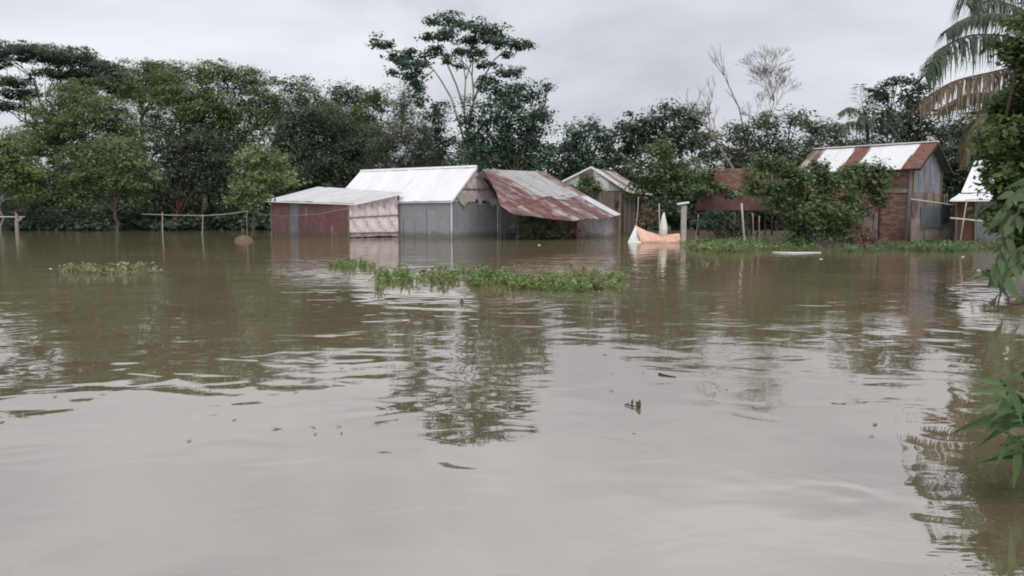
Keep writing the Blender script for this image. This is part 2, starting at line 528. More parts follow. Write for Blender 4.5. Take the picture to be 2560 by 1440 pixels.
TREES = []
def tree(name, label, D, base, blobs, mat, bark='bark', dens=110, ln=.26, wd=.15, clump=.45, flat=.7, r=.16,
         fork=None, seed=1, base_y=None, group=None, stems=1, limbs=True, thick=.75, cat='tree', droop=.3, per=42, shell=.45):
    rr = random.Random(seed * 13 + 5)
    k = M_PX(D)
    bx = P(base, 560, D)
    b0 = Vector((bx.x, D, min(-.2, ground_z(bx.x, D) - .1)))
    t = thing(name, (b0.x, b0.y, 0), label, cat, group)
    bl = []
    for (x, y, rx, ry) in blobs:
        d = D + rr.uniform(-.5, .5) * rx * k * 1.1
        bl.append((tuple(P(x, y, d)), rx * k, rx * k * thick, ry * k))
    zs = sorted(c[2] for c, *_ in bl)
    fz = fork if fork is not None else max(.9, zs[0] * .8)
    m = MB()
    cx = sum(c[0] for c, *_ in bl) / len(bl)
    for s in range(stems):
        o = Vector((rr.uniform(-.3, .3), rr.uniform(-.2, .2), 0)) * (1 if stems > 1 else 0)
        f = Vector((b0.x + (cx - b0.x) * .3, D, fz)) + o * 1.5
        p = bend(b0 + o, f, 5, .07, seed + s)
        m.tube(p, taper(r, r * .62, len(p)), 7)
        if limbs:
            for i, (c, rx, ry, rz) in enumerate(bl):
                if i % stems != s: continue
                q = bend(f - Vector((0, 0, .15)), Vector(c) + Vector((0, 0, rz * .3)), 6, .10, seed * 7 + i)
                m.tube(q, taper(r * .5, .025, len(q)), 5)
                for j in range(3):
                    q2 = bend(q[3 + j % 3], Vector(c) + Vector((rr.uniform(-.8, .8) * rx, rr.uniform(-.6, .6) * ry, rr.uniform(-.3, .8) * rz)), 3, .1, seed + i * 5 + j)
                    m.tube(q2, taper(r * .2, .015, len(q2)), 4)
    m.build('trunk', MT[bark], t, True)
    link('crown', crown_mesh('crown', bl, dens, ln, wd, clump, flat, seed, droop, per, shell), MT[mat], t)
    TREES.append(t)
    return t

# --- left bank, back to front
tree('rain_tree', 'tall flat-topped umbrella tree with dark layered canopy at far left against the sky', 92, 150,
     [(45, 128, 95, 20), (150, 140, 100, 26), (235, 170, 80, 28), (290, 195, 48, 26), (150, 185, 70, 13), (215, 205, 85, 24), (310, 225, 45, 25),
      (30, 205, 55, 14), (55, 235, 55, 16), (-30, 150, 70, 25), (20, 265, 50, 14)],
     'lf_dark', dens=150, ln=.30, wd=.15, clump=.45, flat=.35, r=.34, fork=9.0, seed=11)
tree('broadleaf_tree', 'grey-green tree standing between the umbrella tree and the large feathery canopy', 84, 350,
     [(365, 175, 45, 28), (400, 170, 45, 22), (350, 230, 50, 40), (420, 220, 60, 50)], 'lf_mid', dens=95, ln=.3, clump=.5, seed=12, r=.25)
tree('feathery_tree', 'olive-green feathery tree in front of the umbrella tree at left', 78, 190,
     [(185, 235, 85, 38), (130, 285, 75, 45), (250, 275, 75, 45), (200, 335, 105, 55), (100, 350, 85, 50), (310, 330, 50, 60)],
     'lf_olive', dens=120, ln=.26, wd=.13, clump=.42, flat=.5, seed=13, r=.25)
tree('feathery_tree', 'largest feathery olive-green tree with the widest rounded canopy on the left bank', 72, 500,
     [(415, 215, 60, 45), (500, 180, 65, 30), (570, 182, 60, 32), (630, 205, 60, 38), (470, 250, 80, 50), (560, 265, 100, 60), (655, 275, 50, 60),
      (395, 310, 60, 60), (490, 335, 95, 55), (610, 340, 75, 50), (690, 260, 30, 40)],
     'lf_olive', dens=130, ln=.25, wd=.12, clump=.4, flat=.5, r=.28, fork=4.5, seed=14)
tree('broadleaf_tree', 'thin-topped tree rising just right of the largest feathery canopy', 82, 750,
     [(735, 215, 45, 30), (765, 255, 55, 45), (705, 320, 50, 70), (800, 300, 55, 50)], 'lf_mid', dens=75, clump=.5, seed=15, r=.2, shell=.3)
tree('broadleaf_tree', 'dark bushy tree with a dense round head behind the mango tree', 88, 850,
     [(850, 235, 42, 25), (895, 248, 45, 30), (820, 280, 50, 50), (890, 300, 60, 50)], 'lf_dark', dens=90, clump=.5, seed=16, r=.22)
tree('broadleaf_tree', 'yellow-green tree behind the white-roofed house, left of the bamboo clump', 76, 920,
     [(945, 245, 45, 30), (905, 300, 50, 40), (930, 350, 60, 50), (880, 380, 60, 40)], 'lf_olive', dens=95, clump=.45, seed=17, r=.2)
tree('mango_tree', 'dark dense mango tree behind the red shed and its pale roof', 70, 790,
     [(760, 305, 70, 55), (830, 330, 70, 60), (735, 380, 65, 55), (820, 405, 80, 55), (880, 350, 40, 50), (880, 410, 40, 40), (760, 440, 90, 45)],
     'lf_dark', dens=110, clump=.5, flat=.8, r=.25, seed=18)
tree('bamboo_clump', 'grey-green feathery bamboo-like clump behind the white-roofed house', 66, 1005,
     [(1010, 262, 32, 45), (1025, 320, 55, 50), (970, 345, 45, 50), (1055, 370, 45, 50), (1000, 400, 70, 40)],
     'lf_grey', dens=120, ln=.30, wd=.09, clump=.4, flat=1.1, r=.08, stems=5, seed=19, droop=.9)
tree('young_tree', 'leftmost yellow-green tree at the photo edge with a pale leaning trunk', 60, -10,
     [(25, 365, 75, 42), (70, 420, 55, 45), (-35, 410, 70, 60), (40, 460, 70, 40), (85, 480, 40, 28)], 'lf_olive', 'bark_pale', dens=100, clump=.42, r=.12, seed=20)
tree('round_tree', 'rounded mid-green tree with a forked trunk standing in water at left', 61, 296,
     [(290, 365, 72, 34), (240, 410, 72, 45), (335, 425, 68, 50), (185, 440, 45, 42), (285, 470, 90, 40), (365, 470, 38, 38), (215, 490, 45, 26)],
     'lf_mid', dens=120, ln=.25, wd=.14, clump=.42, r=.18, fork=1.6, seed=21)
tree('mango_tree', 'dark green tree with red-brown clustered stems standing in the flood', 62, 425,
     [(430, 385, 60, 52), (500, 410, 60, 55), (450, 460, 62, 45), (535, 460, 48, 48), (505, 350, 50, 35), (390, 495, 32, 26), (560, 400, 45, 50)],
     'lf_dark', 'bark_red', dens=105, clump=.45, r=.12, stems=5, fork=1.5, seed=22)
tree('young_tree', 'small bright yellow-green tree standing in water beside the red shed', 39.7, 630,
     [(655, 385, 52, 27), (615, 410, 35, 27), (690, 415, 45, 27), (600, 462, 38, 25), (650, 455, 50, 30), (705, 447, 42, 23), (645, 495, 45, 20), (590, 500, 24, 14)],
     'lf_bright', 'bark', dens=190, ln=.21, wd=.11, clump=.24, flat=.7, r=.06, fork=1.4, seed=23, per=34)

# --- centre
def tall_tree():
    D = 58.0
    k = M_PX(D)
    base = P(1165, 560, D); base.z = -.1
    t = thing('tall_tree', (base.x, D, 0), 'tallest slender tree with an open spreading crown high above the roofs', 'tree')
    def pt(x, y, d=0): return P(x, y, D + d)
    m = MB()
    m.tube([base, pt(1163, 470), pt(1162, 400), pt(1170, 330)], [.22, .18, .16, .13], 8)
    m.build('trunk', MT['bark_pale'], t, True)
    paths = [[(1168, 345), (1160, 270), (1164, 200), (1158, 160), (1140, 100)],
             [(1170, 330), (1185, 250), (1180, 190), (1183, 140), (1200, 90)],
             [(1166, 370), (1128, 245), (1105, 205), (1085, 175), (1040, 150), (985, 125)],
             [(1160, 270), (1140, 210), (1118, 160), (1095, 110), (1095, 65)],
             [(1185, 250), (1205, 200), (1235, 150), (1275, 115), (1310, 105)],
             [(1180, 190), (1168, 165), (1150, 150), (1130, 130)],
             [(1183, 215), (1200, 190), (1240, 180), (1285, 175)],
             [(1085, 175), (1055, 200), (1048, 240)],
             [(1183, 140), (1230, 110), (1250, 80)], [(1164, 200), (1180, 150), (1175, 80)]]
    rr = random.Random(3)
    for i, pa in enumerate(paths):
        q = MB()
        z = [rr.uniform(-.6, .6) for _ in pa]; z[0] = 0
        q.tube([pt(x, y, d) for (x, y), d in zip(pa, z)], taper(.085 if i < 5 else .05, .025, len(pa)), 6)
        q.build('branch', MT['bark_pale'], t, True)
    blobs = [(1070, 95, 18, 12), (1150, 165, 16, 8), (1120, 150, 20, 9), (1010, 165, 22, 14), (945, 108, 24, 16), (975, 112, 20, 16), (1000, 145, 35, 20), (1045, 160, 35, 22), (1025, 130, 22, 12), (1035, 190, 30, 22), (1048, 222, 22, 24), (1050, 250, 13, 20),
             (985, 180, 14, 9), (1082, 52, 24, 15), (1125, 48, 30, 17), (1160, 62, 34, 18), (1205, 72, 36, 17), (1240, 80, 28, 16), (1120, 85, 46, 16), (1185, 100, 45, 18), (1245, 105, 40, 18),
             (1290, 108, 34, 14), (1318, 108, 14, 15), (1090, 125, 36, 17), (1150, 130, 34, 13), (1185, 132, 32, 15), (1265, 135, 22, 8), (1290, 178, 22, 15), (1262, 185, 25, 13), (1225, 200, 22, 16),
             (1205, 165, 20, 9), (1200, 215, 15, 17), (1235, 160, 14, 7)]
    bl = [(tuple(P(x, y, D + rr.uniform(-.7, .7))), rx * k, rx * k * .9, ry * k) for x, y, rx, ry in blobs]
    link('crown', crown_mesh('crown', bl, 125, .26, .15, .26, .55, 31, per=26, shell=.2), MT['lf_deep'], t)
tall_tree()
tree('broadleaf_tree', 'deep green full tree right of the tall slender tree, above the rusty roof', 56, 1290,
     [(1240, 230, 40, 30), (1290, 240, 50, 35), (1340, 238, 32, 16), (1368, 215, 16, 14), (1352, 275, 24, 32), (1265, 295, 65, 50), (1325, 325, 50, 55), (1235, 365, 60, 55),
      (1335, 390, 55, 45), (1175, 300, 42, 55), (1190, 380, 50, 40), (1280, 400, 60, 40)], 'lf_deep', dens=105, clump=.36, r=.2, seed=32)
tree('pointed_tree', 'small dark pointed tree in the sky gap left of the tall slender trunk', 62, 1088,
     [(1088, 268, 9, 14), (1086, 295, 17, 20), (1092, 330, 24, 28), (1105, 375, 35, 35)], 'lf_dark', dens=90, clump=.3, r=.08, seed=33)
tree('broadleaf_tree', 'mid-height dark green tree above the weathered hut with brown walls', 58, 1470,
     [(1480, 318, 38, 18), (1440, 345, 45, 30), (1500, 350, 45, 35), (1420, 390, 45, 40), (1480, 400, 70, 40)], 'lf_deep', dens=100, clump=.4, r=.16, seed=34)
tree('mango_tree', 'blackish-green dense tree with a lumpy head left of the bare tree', 57, 1660,
     [(1685, 280, 40, 26), (1735, 300, 34, 36), (1640, 300, 44, 26), (1590, 318, 40, 28), (1665, 340, 75, 42), (1735, 350, 32, 38), (1585, 360, 38, 32)],
     'lf_dark', dens=115, clump=.36, r=.2, seed=35)
tree('young_tree', 'light green thin-stemmed tree between the weathered hut and the brick ruin', 45, 1662,
     [(1660, 372, 42, 24), (1625, 410, 40, 32), (1705, 425, 45, 36), (1655, 455, 50, 34), (1740, 455, 38, 30), (1600, 460, 30, 30), (1700, 490, 40, 24)],
     'lf_bush', 'bark', dens=120, ln=.24, wd=.14, clump=.32, r=.045, seed=36)
tree('broadleaf_tree', 'grey-green spreading tree below the bare branches, left of the striped roof', 54, 1940,
     [(1850, 335, 45, 36), (1915, 305, 45, 25), (1985, 298, 50, 25), (2055, 322, 45, 30), (1825, 385, 45, 35), (1945, 360, 75, 40), (2045, 375, 60, 35), (1790, 372, 22, 28), (2095, 335, 36, 24), (2115, 370, 40, 26), (1765, 350, 24, 30)],
     'lf_grey', dens=90, clump=.42, r=.18, seed=37, shell=.35)
tree('broadleaf_tree', 'dark tree behind the striped tin roof at right, left of the dead palm frond', 58, 2250,
     [(2245, 205, 38, 16), (2205, 235, 42, 24), (2275, 245, 42, 30), (2300, 215, 24, 16), (2225, 300, 65, 45), (2300, 290, 50, 55), (2290, 350, 70, 40), (2180, 370, 60, 30), (2400, 330, 60, 60)],
     'lf_dark', dens=95, clump=.36, r=.2, seed=38, shell=.3)
tree('broadleaf_tree', 'black-green tree in the gap between the striped-roof house and the white-roofed hut', 43, 2420,
     [(2395, 400, 42, 55), (2440, 340, 60, 60), (2390, 460, 40, 35), (2360, 440, 30, 40), (2380, 510, 40, 30), (2460, 420, 60, 60), (2500, 300, 60, 70), (2480, 500, 60, 50)], 'lf_dark', dens=120, clump=.35, r=.14, seed=39)

# bare trees
def bare_tree(label, D, path, r0, spread, levels, seed, droop=0.0):
    rr = random.Random(seed)
    pts = [P(x, y, D) for x, y in path]
    pts[0].z = min(pts[0].z, 0.0)
    t = thing('bare_tree', (pts[0].x, D, 0), label, 'tree', 'leafless trees above the brick ruin')
    m = MB(); m.tube(pts, taper(r0, r0 * .35, len(pts)), 7); m.build('trunk', MT['bark_pale'], t, True)
    def grow(mb, p, d, ln, r, lev):
        e = p + d * ln + Vector((rr.uniform(-.1, .1), rr.uniform(-.1, .1), rr.uniform(-.05, .1))) * ln
        mid = p.lerp(e, .5) + Vector((rr.uniform(-1, 1), rr.uniform(-1, 1), rr.uniform(-.5, 1))) * ln * .07
        mb.tube([p, mid, e], [r, r * .8, r * .6], 4 if lev < 3 else 3)
        if lev <= 0: return
        for _ in range(rr.choice((2, 3, 3))):
            nd = (d + Vector((rr.uniform(-1, 1), rr.uniform(-1, 1), rr.uniform(-.35, .6))) * spread).normalized()
            grow(mb, mid.lerp(e, rr.uniform(.3, 1)), nd, ln * rr.uniform(.62, .85), max(r * .62, .0075), lev - 1)
    for i in range(1, len(pts)):
        for _ in range((2 if levels > 4 else 1) if i < len(pts) - 1 else 4 + levels // 4):
            mb = MB()
            d = (pts[i] - pts[i - 1]).normalized()
            nd = (d + Vector((rr.uniform(-1, 1), rr.uniform(-.6, .6), rr.uniform(-.2, .5))) * spread).normalized()
            grow(mb, pts[i], nd, rr.uniform(1.0, 1.5), r0 * .36, levels)
            mb.build('branch', MT['bark_pale'], t, True)
    return t
bare_tree('leafless grey tree with a wide fan of fine twigs, highest of the bare trees', 60, [(1925, 420), (1918, 345), (1922, 300), (1935, 255)], .085, .78, 5, 41)
bare_tree('leafless tree with one long straight branch pointing up-left, left of the bare fan', 57, [(1848, 450), (1862, 340), (1848, 270), (1822, 215), (1811, 190)], .07, .42, 1, 42)
bare_tree('pale leaning dead tree with forked stems behind the brick ruin', 50, [(1840, 460), (1832, 420), (1800, 370), (1775, 335)], .10, .6, 3, 43)

# ------------------------------------------------------------------ palms
def frond_mesh(pts, n, leaf, seed, hang=.75, w=.05, spread=.7):
    """rachis polyline + leaflets on both sides, hanging"""
    g = random.Random(seed)
    mb = MB()
    # resample rachis
    seg = []
    for i in range(len(pts) - 1):
        for j in range(6):
            t = j / 6
            p0 = pts[max(i - 1, 0)]; p1 = pts[i]; p2 = pts[i + 1]; p3 = pts[min(i + 2, len(pts) - 1)]
            seg.append(.5 * ((2 * p1) + (p2 - p0) * t + (2 * p0 - 5 * p1 + 4 * p2 - p3) * t * t + (3 * p1 - p0 - 3 * p2 + p3) * t ** 3))
    seg.append(pts[-1])
    mb.tube(seg, taper(.028, .006, len(seg)), 5)
    nf = len(mb.f)
    for i in range(n):
        t = .1 + .9 * i / (n - 1)
        x = t * (len(seg) - 1); a = min(int(x), len(seg) - 2)
        p = seg[a].lerp(seg[a + 1], x - a)
        d = (seg[a + 1] - seg[a]).normalized()
        s = d.cross(UP)
        if s.length < .1: s = Vector((0, 1, 0))
        s.normalize()
        L_ = leaf * (.55 + .6 * math.sin(math.pi * min(t * 1.05, 1) ** .8)) * g.uniform(.5, 1.15)
        for sg in (-1, 1):
            v = (s * sg * spread * g.uniform(.6, 1.2) + d * .55 + Vector((0, 0, -.25))).normalized()
            v2 = (v * (1 - hang) + Vector((g.uniform(-.1, .1), g.uniform(-.1, .1), -1)) * hang).normalized()
            q1 = p + v * L_ * .4; q2 = q1 + v2 * L_ * .6
            ww = v.cross(UP).normalized() * w * .5 if v.cross(UP).length > .05 else d * w * .5
            ww = (ww + d * w * .25)
            b = len(mb.v)
            mb.v += [p - ww * .5, p + ww * .5, q1 + ww, q1 - ww, q2]
            mb.f += [(b, b + 1, b + 2, b + 3), (b + 3, b + 2, b + 4)]
    me = mb.mesh('frond')
    a = me.attributes.new('rnd', 'FLOAT', 'FACE')
    a.data.foreach_set('value', [g.random() for _ in range(len(me.polygons))])
    return me
def palm(label, D, base_px, crown_px, fronds, leaf, n, w, r, seed):
    b = P(base_px, 560, D); b.z = -.2
    c = P(*crown_px, D)
    t = thing('coconut_palm', (b.x, b.y, 0), label, 'palm')
    m = MB(); q = bend(b, c, 6, .03, seed); m.tube(q, taper(r, r * .7, len(q)), 8); m.build('trunk', MT['bark'], t, True)
    for i, fr in enumerate(fronds):
        mat = fr.get('m', 'lf_palm')
        pts = [c] + [P(x, y, D + dd) for x, y, dd in fr['p']]
        link('frond', frond_mesh(pts, fr.get('n', n), leaf * fr.get('s', 1), seed + i, fr.get('h', .75), w), MT[mat], t)
    return t
palm('tall coconut palm at upper right with arching fronds and a brown dead frond', 17.0, 2660, (2640, 130),
     [{'p': [(2540, 95, -.3), (2430, 88, -.8), (2350, 125, -1.2), (2312, 190, -1.4)], 'h': .8},
      {'p': [(2560, 50, .2), (2460, 35, .2), (2395, 55, .2), (2365, 80, .1)], 'h': .6, 's': .85},
      {'p': [(2590, 20, -.5), (2500, -40, -.9), (2440, -35, -1.2), (2415, 10, -1.5)], 'h': .7},
      {'p': [(2580, 60, .9), (2520, 10, 1.8), (2470, 0, 2.5), (2440, 40, 2.9)], 'h': .7},
      {'p': [(2560, 160, -.3), (2480, 180, -.7), (2380, 205, -1.0), (2300, 255, -1.2)], 'h': .9, 'm': 'lf_dead', 's': 1.0, 'n': 150},
      {'p': [(2570, 200, .3), (2500, 230, .5), (2420, 235, .7), (2350, 270, .8)], 'h': .92, 'm': 'lf_dead', 's': .9},
      {'p': [(2560, 230, -.6), (2470, 280, -1.0), (2425, 330, -1.1), (2410, 395, -1.1)], 'h': .95, 'm': 'lf_dead', 's': .8},
      {'p': [(2700, 60, -1.2), (2760, 80, -2.0), (2800, 160, -2.5)]}, {'p': [(2690, 30, 1.0), (2740, -20, 2.0), (2800, 40, 3.0)]},
      {'p': [(2650, 20, -1.5), (2650, -60, -2.5), (2640, -40, -3.6)]}, {'p': [(2630, 160, -1.2), (2600, 260, -2.2), (2600, 400, -2.4)]}],
     .95, 130, .034, .16, 51)
palm('small palm with upright fronds rising behind the striped tin roof', 47, 2168, (2168, 335),
     [{'p': [(2160, 280, 0), (2152, 240, .2), (2150, 212, .3)], 'h': .3}, {'p': [(2172, 280, .3), (2180, 245, .5), (2192, 225, .6)], 'h': .4},
      {'p': [(2150, 290, -.5), (2125, 268, -.9), (2098, 282, -1.2)], 'h': .8}, {'p': [(2150, 310, -.8), (2120, 305, -1.5), (2095, 335, -1.9)], 'h': .85},
      {'p': [(2190, 290, -.5), (2220, 275, -.9), (2248, 292, -1.2)], 'h': .8}, {'p': [(2195, 315, -.5), (2225, 315, -1), (2250, 345, -1.2)], 'h': .85},
      {'p': [(2165, 300, -1.2), (2160, 290, -2.0), (2150, 330, -2.6)], 'h': .8}], 1.0, 34, .08, .12, 52)

# ------------------------------------------------------------------ undergrowth that closes the view below the crowns
def undergrowth():
    g = np.random.default_rng(61)
    bl = []
    for px in range(-120, 1280, 42):
        for D, h in ((62.5, 1.0), (65, 1.9), (75, 3.6), (80, 6.0), (90, 9.0), (98, 12.0)):
            c = P(px + g.uniform(-20, 20), 560, D)
            hh = h * g.uniform(.7, 1.2)
            bl.append(((c.x, D + g.uniform(-1, 1), hh * .42), 1.5, 1.2, hh * .62))
    for px in range(1260, 2560, 50):
        for D, h in ((54, 2.3), (60, 4.5), (66, 6.5), (72, 8.0)):
            c = P(px + g.uniform(-20, 20), 560, D)
            hh = h * g.uniform(.7, 1.15)
            bl.append(((c.x, D + g.uniform(-1.5, 1.5), hh * .45), 1.4, 1.2, hh * .6))
    # the same belt goes on to both sides of the view
    for px in list(range(-900, -120, 70)) + list(range(2560, 3700, 70)):
        for D, h in ((58, 2.5), (66, 5.0), (76, 9.0)):
            c = P(px + g.uniform(-25, 25), 560, D + (8 if px < 0 else 0))
            hh = h * g.uniform(.7, 1.2)
            bl.append(((c.x, c.y + g.uniform(-1.5, 1.5), hh * .42), 1.9, 1.4, hh * .62))
    me = crown_mesh('undergrowth', bl, 36, .42, .25, .45, .8, 62)
    tag(link('undergrowth', me, MT['lf_dark']), 'dark dense undergrowth filling the space below the trees along the bank', 'undergrowth', kind='stuff')
undergrowth()

# ------------------------------------------------------------------ corrugated sheet builder
def sheet(parent, name, bot, top, t0, t1, mat, width, rows=5, pitch=.10, amp=.014, lift=0.0, flat=False, s0=0.0, s1=1.0, rag=0.0, seed=0, sag=0.0):
    """bot(t), top(t): lower and upper edge in world space; the sheet covers t0..t1 of it, s0..s1 of its height"""
    w = max(.05, width * (t1 - t0))
    nc = 6 if flat else max(4, int(round(w / pitch * 4)))
    rr = random.Random(seed)
    tm = (t0 + t1) / 2
    up = (top(tm) - bot(tm)); al = bot(t1) - bot(t0)
    nrm = al.cross(up).normalized()
    v, uv, f = [], [], []
    rag = max(rag, .012)
    rg = [rr.uniform(-1, 1) * rag for _ in range(nc + 1)]
    ph = [rr.uniform(0, 6.28) for _ in range(4)]; dent = rr.uniform(.006, .022)
    for j in range(rows + 1):
        for i in range(nc + 1):
            t = t0 + (t1 - t0) * i / nc
            s = s0 + (s1 - s0) * j / rows
            b, tp = bot(t), top(t)
            h = (tp - b).length
            if j == 0 and h > 0: s += rg[i] / h
            off = lift + (0 if flat else amp * math.sin(2 * math.pi * (w * i / nc) / pitch)) - sag * math.sin(math.pi * (j / rows)) + dent * math.sin(ph[0] + 3.1 * i / nc + ph[2]) * math.sin(ph[1] + 5.3 * j / rows)
            v.append(b.lerp(tp, s) + nrm * off)
            uv.append((w * i / nc, h * s))
    for j in range(rows):
        for i in range(nc):
            a = j * (nc + 1) + i
            f.append((a, a + 1, a + nc + 2, a + nc + 1))
    o0 = Vector(v[0])
    me = bpy.data.meshes.new(name)
    me.from_pydata([tuple(x - o0) for x in v], [], f)
    l = me.uv_layers.new(name='UVMap')
    l.data.foreach_set('uv', [c for p in me.polygons for vi in p.vertices for c in uv[vi]])
    me.polygons.foreach_set('use_smooth', [True] * len(me.polygons))
    me.update()
    return link(name, me, MT[mat], parent, Matrix.Translation(o0))
def sheets(parent, name, bot, top, n, mats, width, rng=None, jit=.0, **kw):
    rr = random.Random(rng or 5)
    out = []
    for i in range(n):
        mt = mats[i % len(mats)] if not callable(mats) else mats(i)
        lift = kw.get('lift', 0) + (.006 if i % 2 else 0.0)
        k = {a: b for a, b in kw.items() if a != 'lift'}
        dj = rr.uniform(-jit, jit)
        out.append(sheet(parent, name, (lambda t, dj=dj: bot(t) - (top(t) - bot(t)).normalized() * dj), top, i / n - (.012 if i else 0), (i + 1) / n, mt, width, lift=lift, seed=i + (rng or 0) * 31, **k))
    return out
def lerpf(a, b): return lambda t: a.lerp(b, t)

# ------------------------------------------------------------------ white-roofed grey tin house
A32 = R(33)
fD = Vector((-math.cos(A32), math.sin(A32), 0)); eD = Vector((math.sin(A32), math.cos(A32), 0))
C0 = G(1128, 594.5)
def ray_line(px, o, d):
    # ground point on line o + d*s seen at pixel column px
    u = (px - 1280.0) / F_PX
    k = u * CP  # X = u*t, Y ~ t*CP on the horizon row (columns stay columns to first order)
    # X/Y = u/CP'
    q = u / (CP + (-(590 - 720) / F_PX) * SP)
    s = (q * o.y - o.x) / (d.x - q * d.y)
    return o + d * s
GF = ray_line(1243, C0, eD)
GW = (GF - C0).length
ZE = P(1128, 497, C0.y).z
RM = C0 + eD * GW / 2
ZR = P(1195, 417, RM.y).z
GL = 8.2
def grey_house():
    t = thing('tin_house', (C0.x, C0.y, 0), 'grey tin-walled house with a bright white gable roof standing in the flood', 'house')
    low = Vector((0, 0, -.7))
    LW = C0 + fD * GL
    sheets(t, 'wall_sheet', lerpf(LW + low, C0 + low), lerpf(LW + UP * ZE, C0 + UP * ZE), 10, ['tin_greywall'], GL, 71)
    Lb = LW + eD * GW; Rb = C0 + eD * GW
    sheets(t, 'wall_sheet', lerpf(C0 + low, Rb + low), lerpf(C0 + UP * (ZE - .12), Rb + UP * (ZE - .22)), 5, ['tin_greywall'], GW, 72)
    sheets(t, 'wall_sheet', lerpf(Rb + low, Lb + low), lerpf(Rb + UP * ZE, Lb + UP * ZE), 9, ['tin_greywall'], GL, 73)
    sheets(t, 'wall_sheet', lerpf(Lb + low, LW + low), (lambda q: Lb.lerp(LW, q) + UP * (ZE + (ZR - ZE) * (1 - abs(2 * q - 1)))), 4, ['tin_greywall'], GW, 74)
    # woven gable, ragged at its foot
    def gt(q): return C0.lerp(Rb, q) + UP * (ZE + (ZR - ZE) * (1 - abs(2 * q - 1)) - .05)
    def gb(q): return C0.lerp(Rb, q) + UP * (ZE - .14)
    for i in range(4):
        sheet(t, 'gable_mat', gb, gt, i / 4, (i + 1) / 4, 'mat_white', GW, rows=3, flat=True, lift=.03, rag=.16 if i > 1 else .03, seed=i)
    MB().beam(C0 + UP * (ZE + .55) + eD * .75 + Vector((.05, -.03, 0)), Rb + UP * (ZE + .55) - eD * .75 + Vector((.05, -.03, 0)), .05, .05).build('gable_rail', MT['wood'], t)
    for q in (C0, Rb):
        MB().beam(q + low + Vector((.03, -.03, 0)), q + UP * (ZE - .1) + Vector((.03, -.03, 0)), .07, .07).build('corner_post', MT['tin_pale'], t)
    # roof
    rise = Vector(eD * (GW / 2) + UP * (ZR - ZE)); V = rise.normalized(); ov = .22
    rR = -fD * .16; rL = fD * .25
    e0 = LW + UP * ZE - V * ov + rL; e1 = C0 + UP * ZE - V * ov + rR
    r0 = LW + eD * GW / 2 + UP * ZR + rL; r1 = C0 + eD * GW / 2 + UP * ZR + rR
    sheets(t, 'roof_sheet', lerpf(e0 + UP * .03, e1 + UP * .03), lerpf(r0 + UP * .03, r1 + UP * .03), 11, ['tin_white'], GL + .41, 75, .02)
    V2 = Vector(-eD * (GW / 2) + UP * (ZR - ZE)).normalized()
    b0 = Rb + UP * ZE - V2 * ov + rR; b1 = Lb + UP * ZE - V2 * ov + rL
    sheets(t, 'roof_sheet', lerpf(b0 + UP * .03, b1 + UP * .03), lerpf(r1 + UP * .03, r0 + UP * .03), 11, ['tin_pale'], GL + .41, 76, .02)
    cap = MB()
    n = 8
    for k in range(n + 1):
        p = r0.lerp(r1, k / n) + UP * .075
        cap.v += [p - V * .16, p + UP * .015, p - V2 * .16]
    for k in range(n):
        a = k * 3
        cap.f += [(a, a + 3, a + 4, a + 1), (a + 1, a + 4, a + 5, a + 2)]
    cap.build('ridge_cap', MT['white_paint'], t)
    MB().beam(e1 + UP * -.05, r1 + UP * -.05, .03, .09).build('barge_board', MT['white_paint'], t)
    MB().beam(b0 + UP * -.05, r1 + UP * -.05, .03, .09).build('barge_board', MT['wood_dark'], t)
    MB().beam(e0 + UP * -.03 + eD * .05, e1 + UP * -.03 + eD * .05, .03, .06).build('eave_board', MT['white_paint'], t)
    for s in (-.02, ):
        MB().beam(r0 - UP * .05, r1 - UP * .05, .08, .08).build('ridge_beam', MT['wood'], t)
    # sack cloth and rag hanging from the gable foot
    def rag(name, label, q0, q1, zt, zb, mt, tri):
        mb = MB(); nn = 8
        out = Vector((math.cos(A32), -math.sin(A32), 0))
        for j in range(5):
            for i in range(nn + 1):
                q = q0 + (q1 - q0) * i / nn
                edge = (1 - abs(2 * i / nn - 1) * tri)
                z = zt - (zt - zb) * edge * j / 4
                p = C0.lerp(Rb, q) + UP * z + out * (.07 + .04 * math.sin(i * 2.1) * j / 4 + .01 * j)
                mb.v.append(p)
        for j in range(4):
            for i in range(nn):
                a = j * (nn + 1) + i
                mb.f.append((a, a + 1, a + nn + 2, a + nn + 1))
        tag(mb.build(name, MT[mt], None, True), label, 'cloth')
    rag('sack_cloth', 'beige sack cloth hanging in a point below the white gable', .07, .40, ZE + .28, ZE - .42, 'sack_cloth', .75)
    rag('rag', 'torn white rag hanging under the gable beside the rusty roof', .74, .97, ZE + .06, ZE - .42, 'white_cloth', .8)
grey_house()

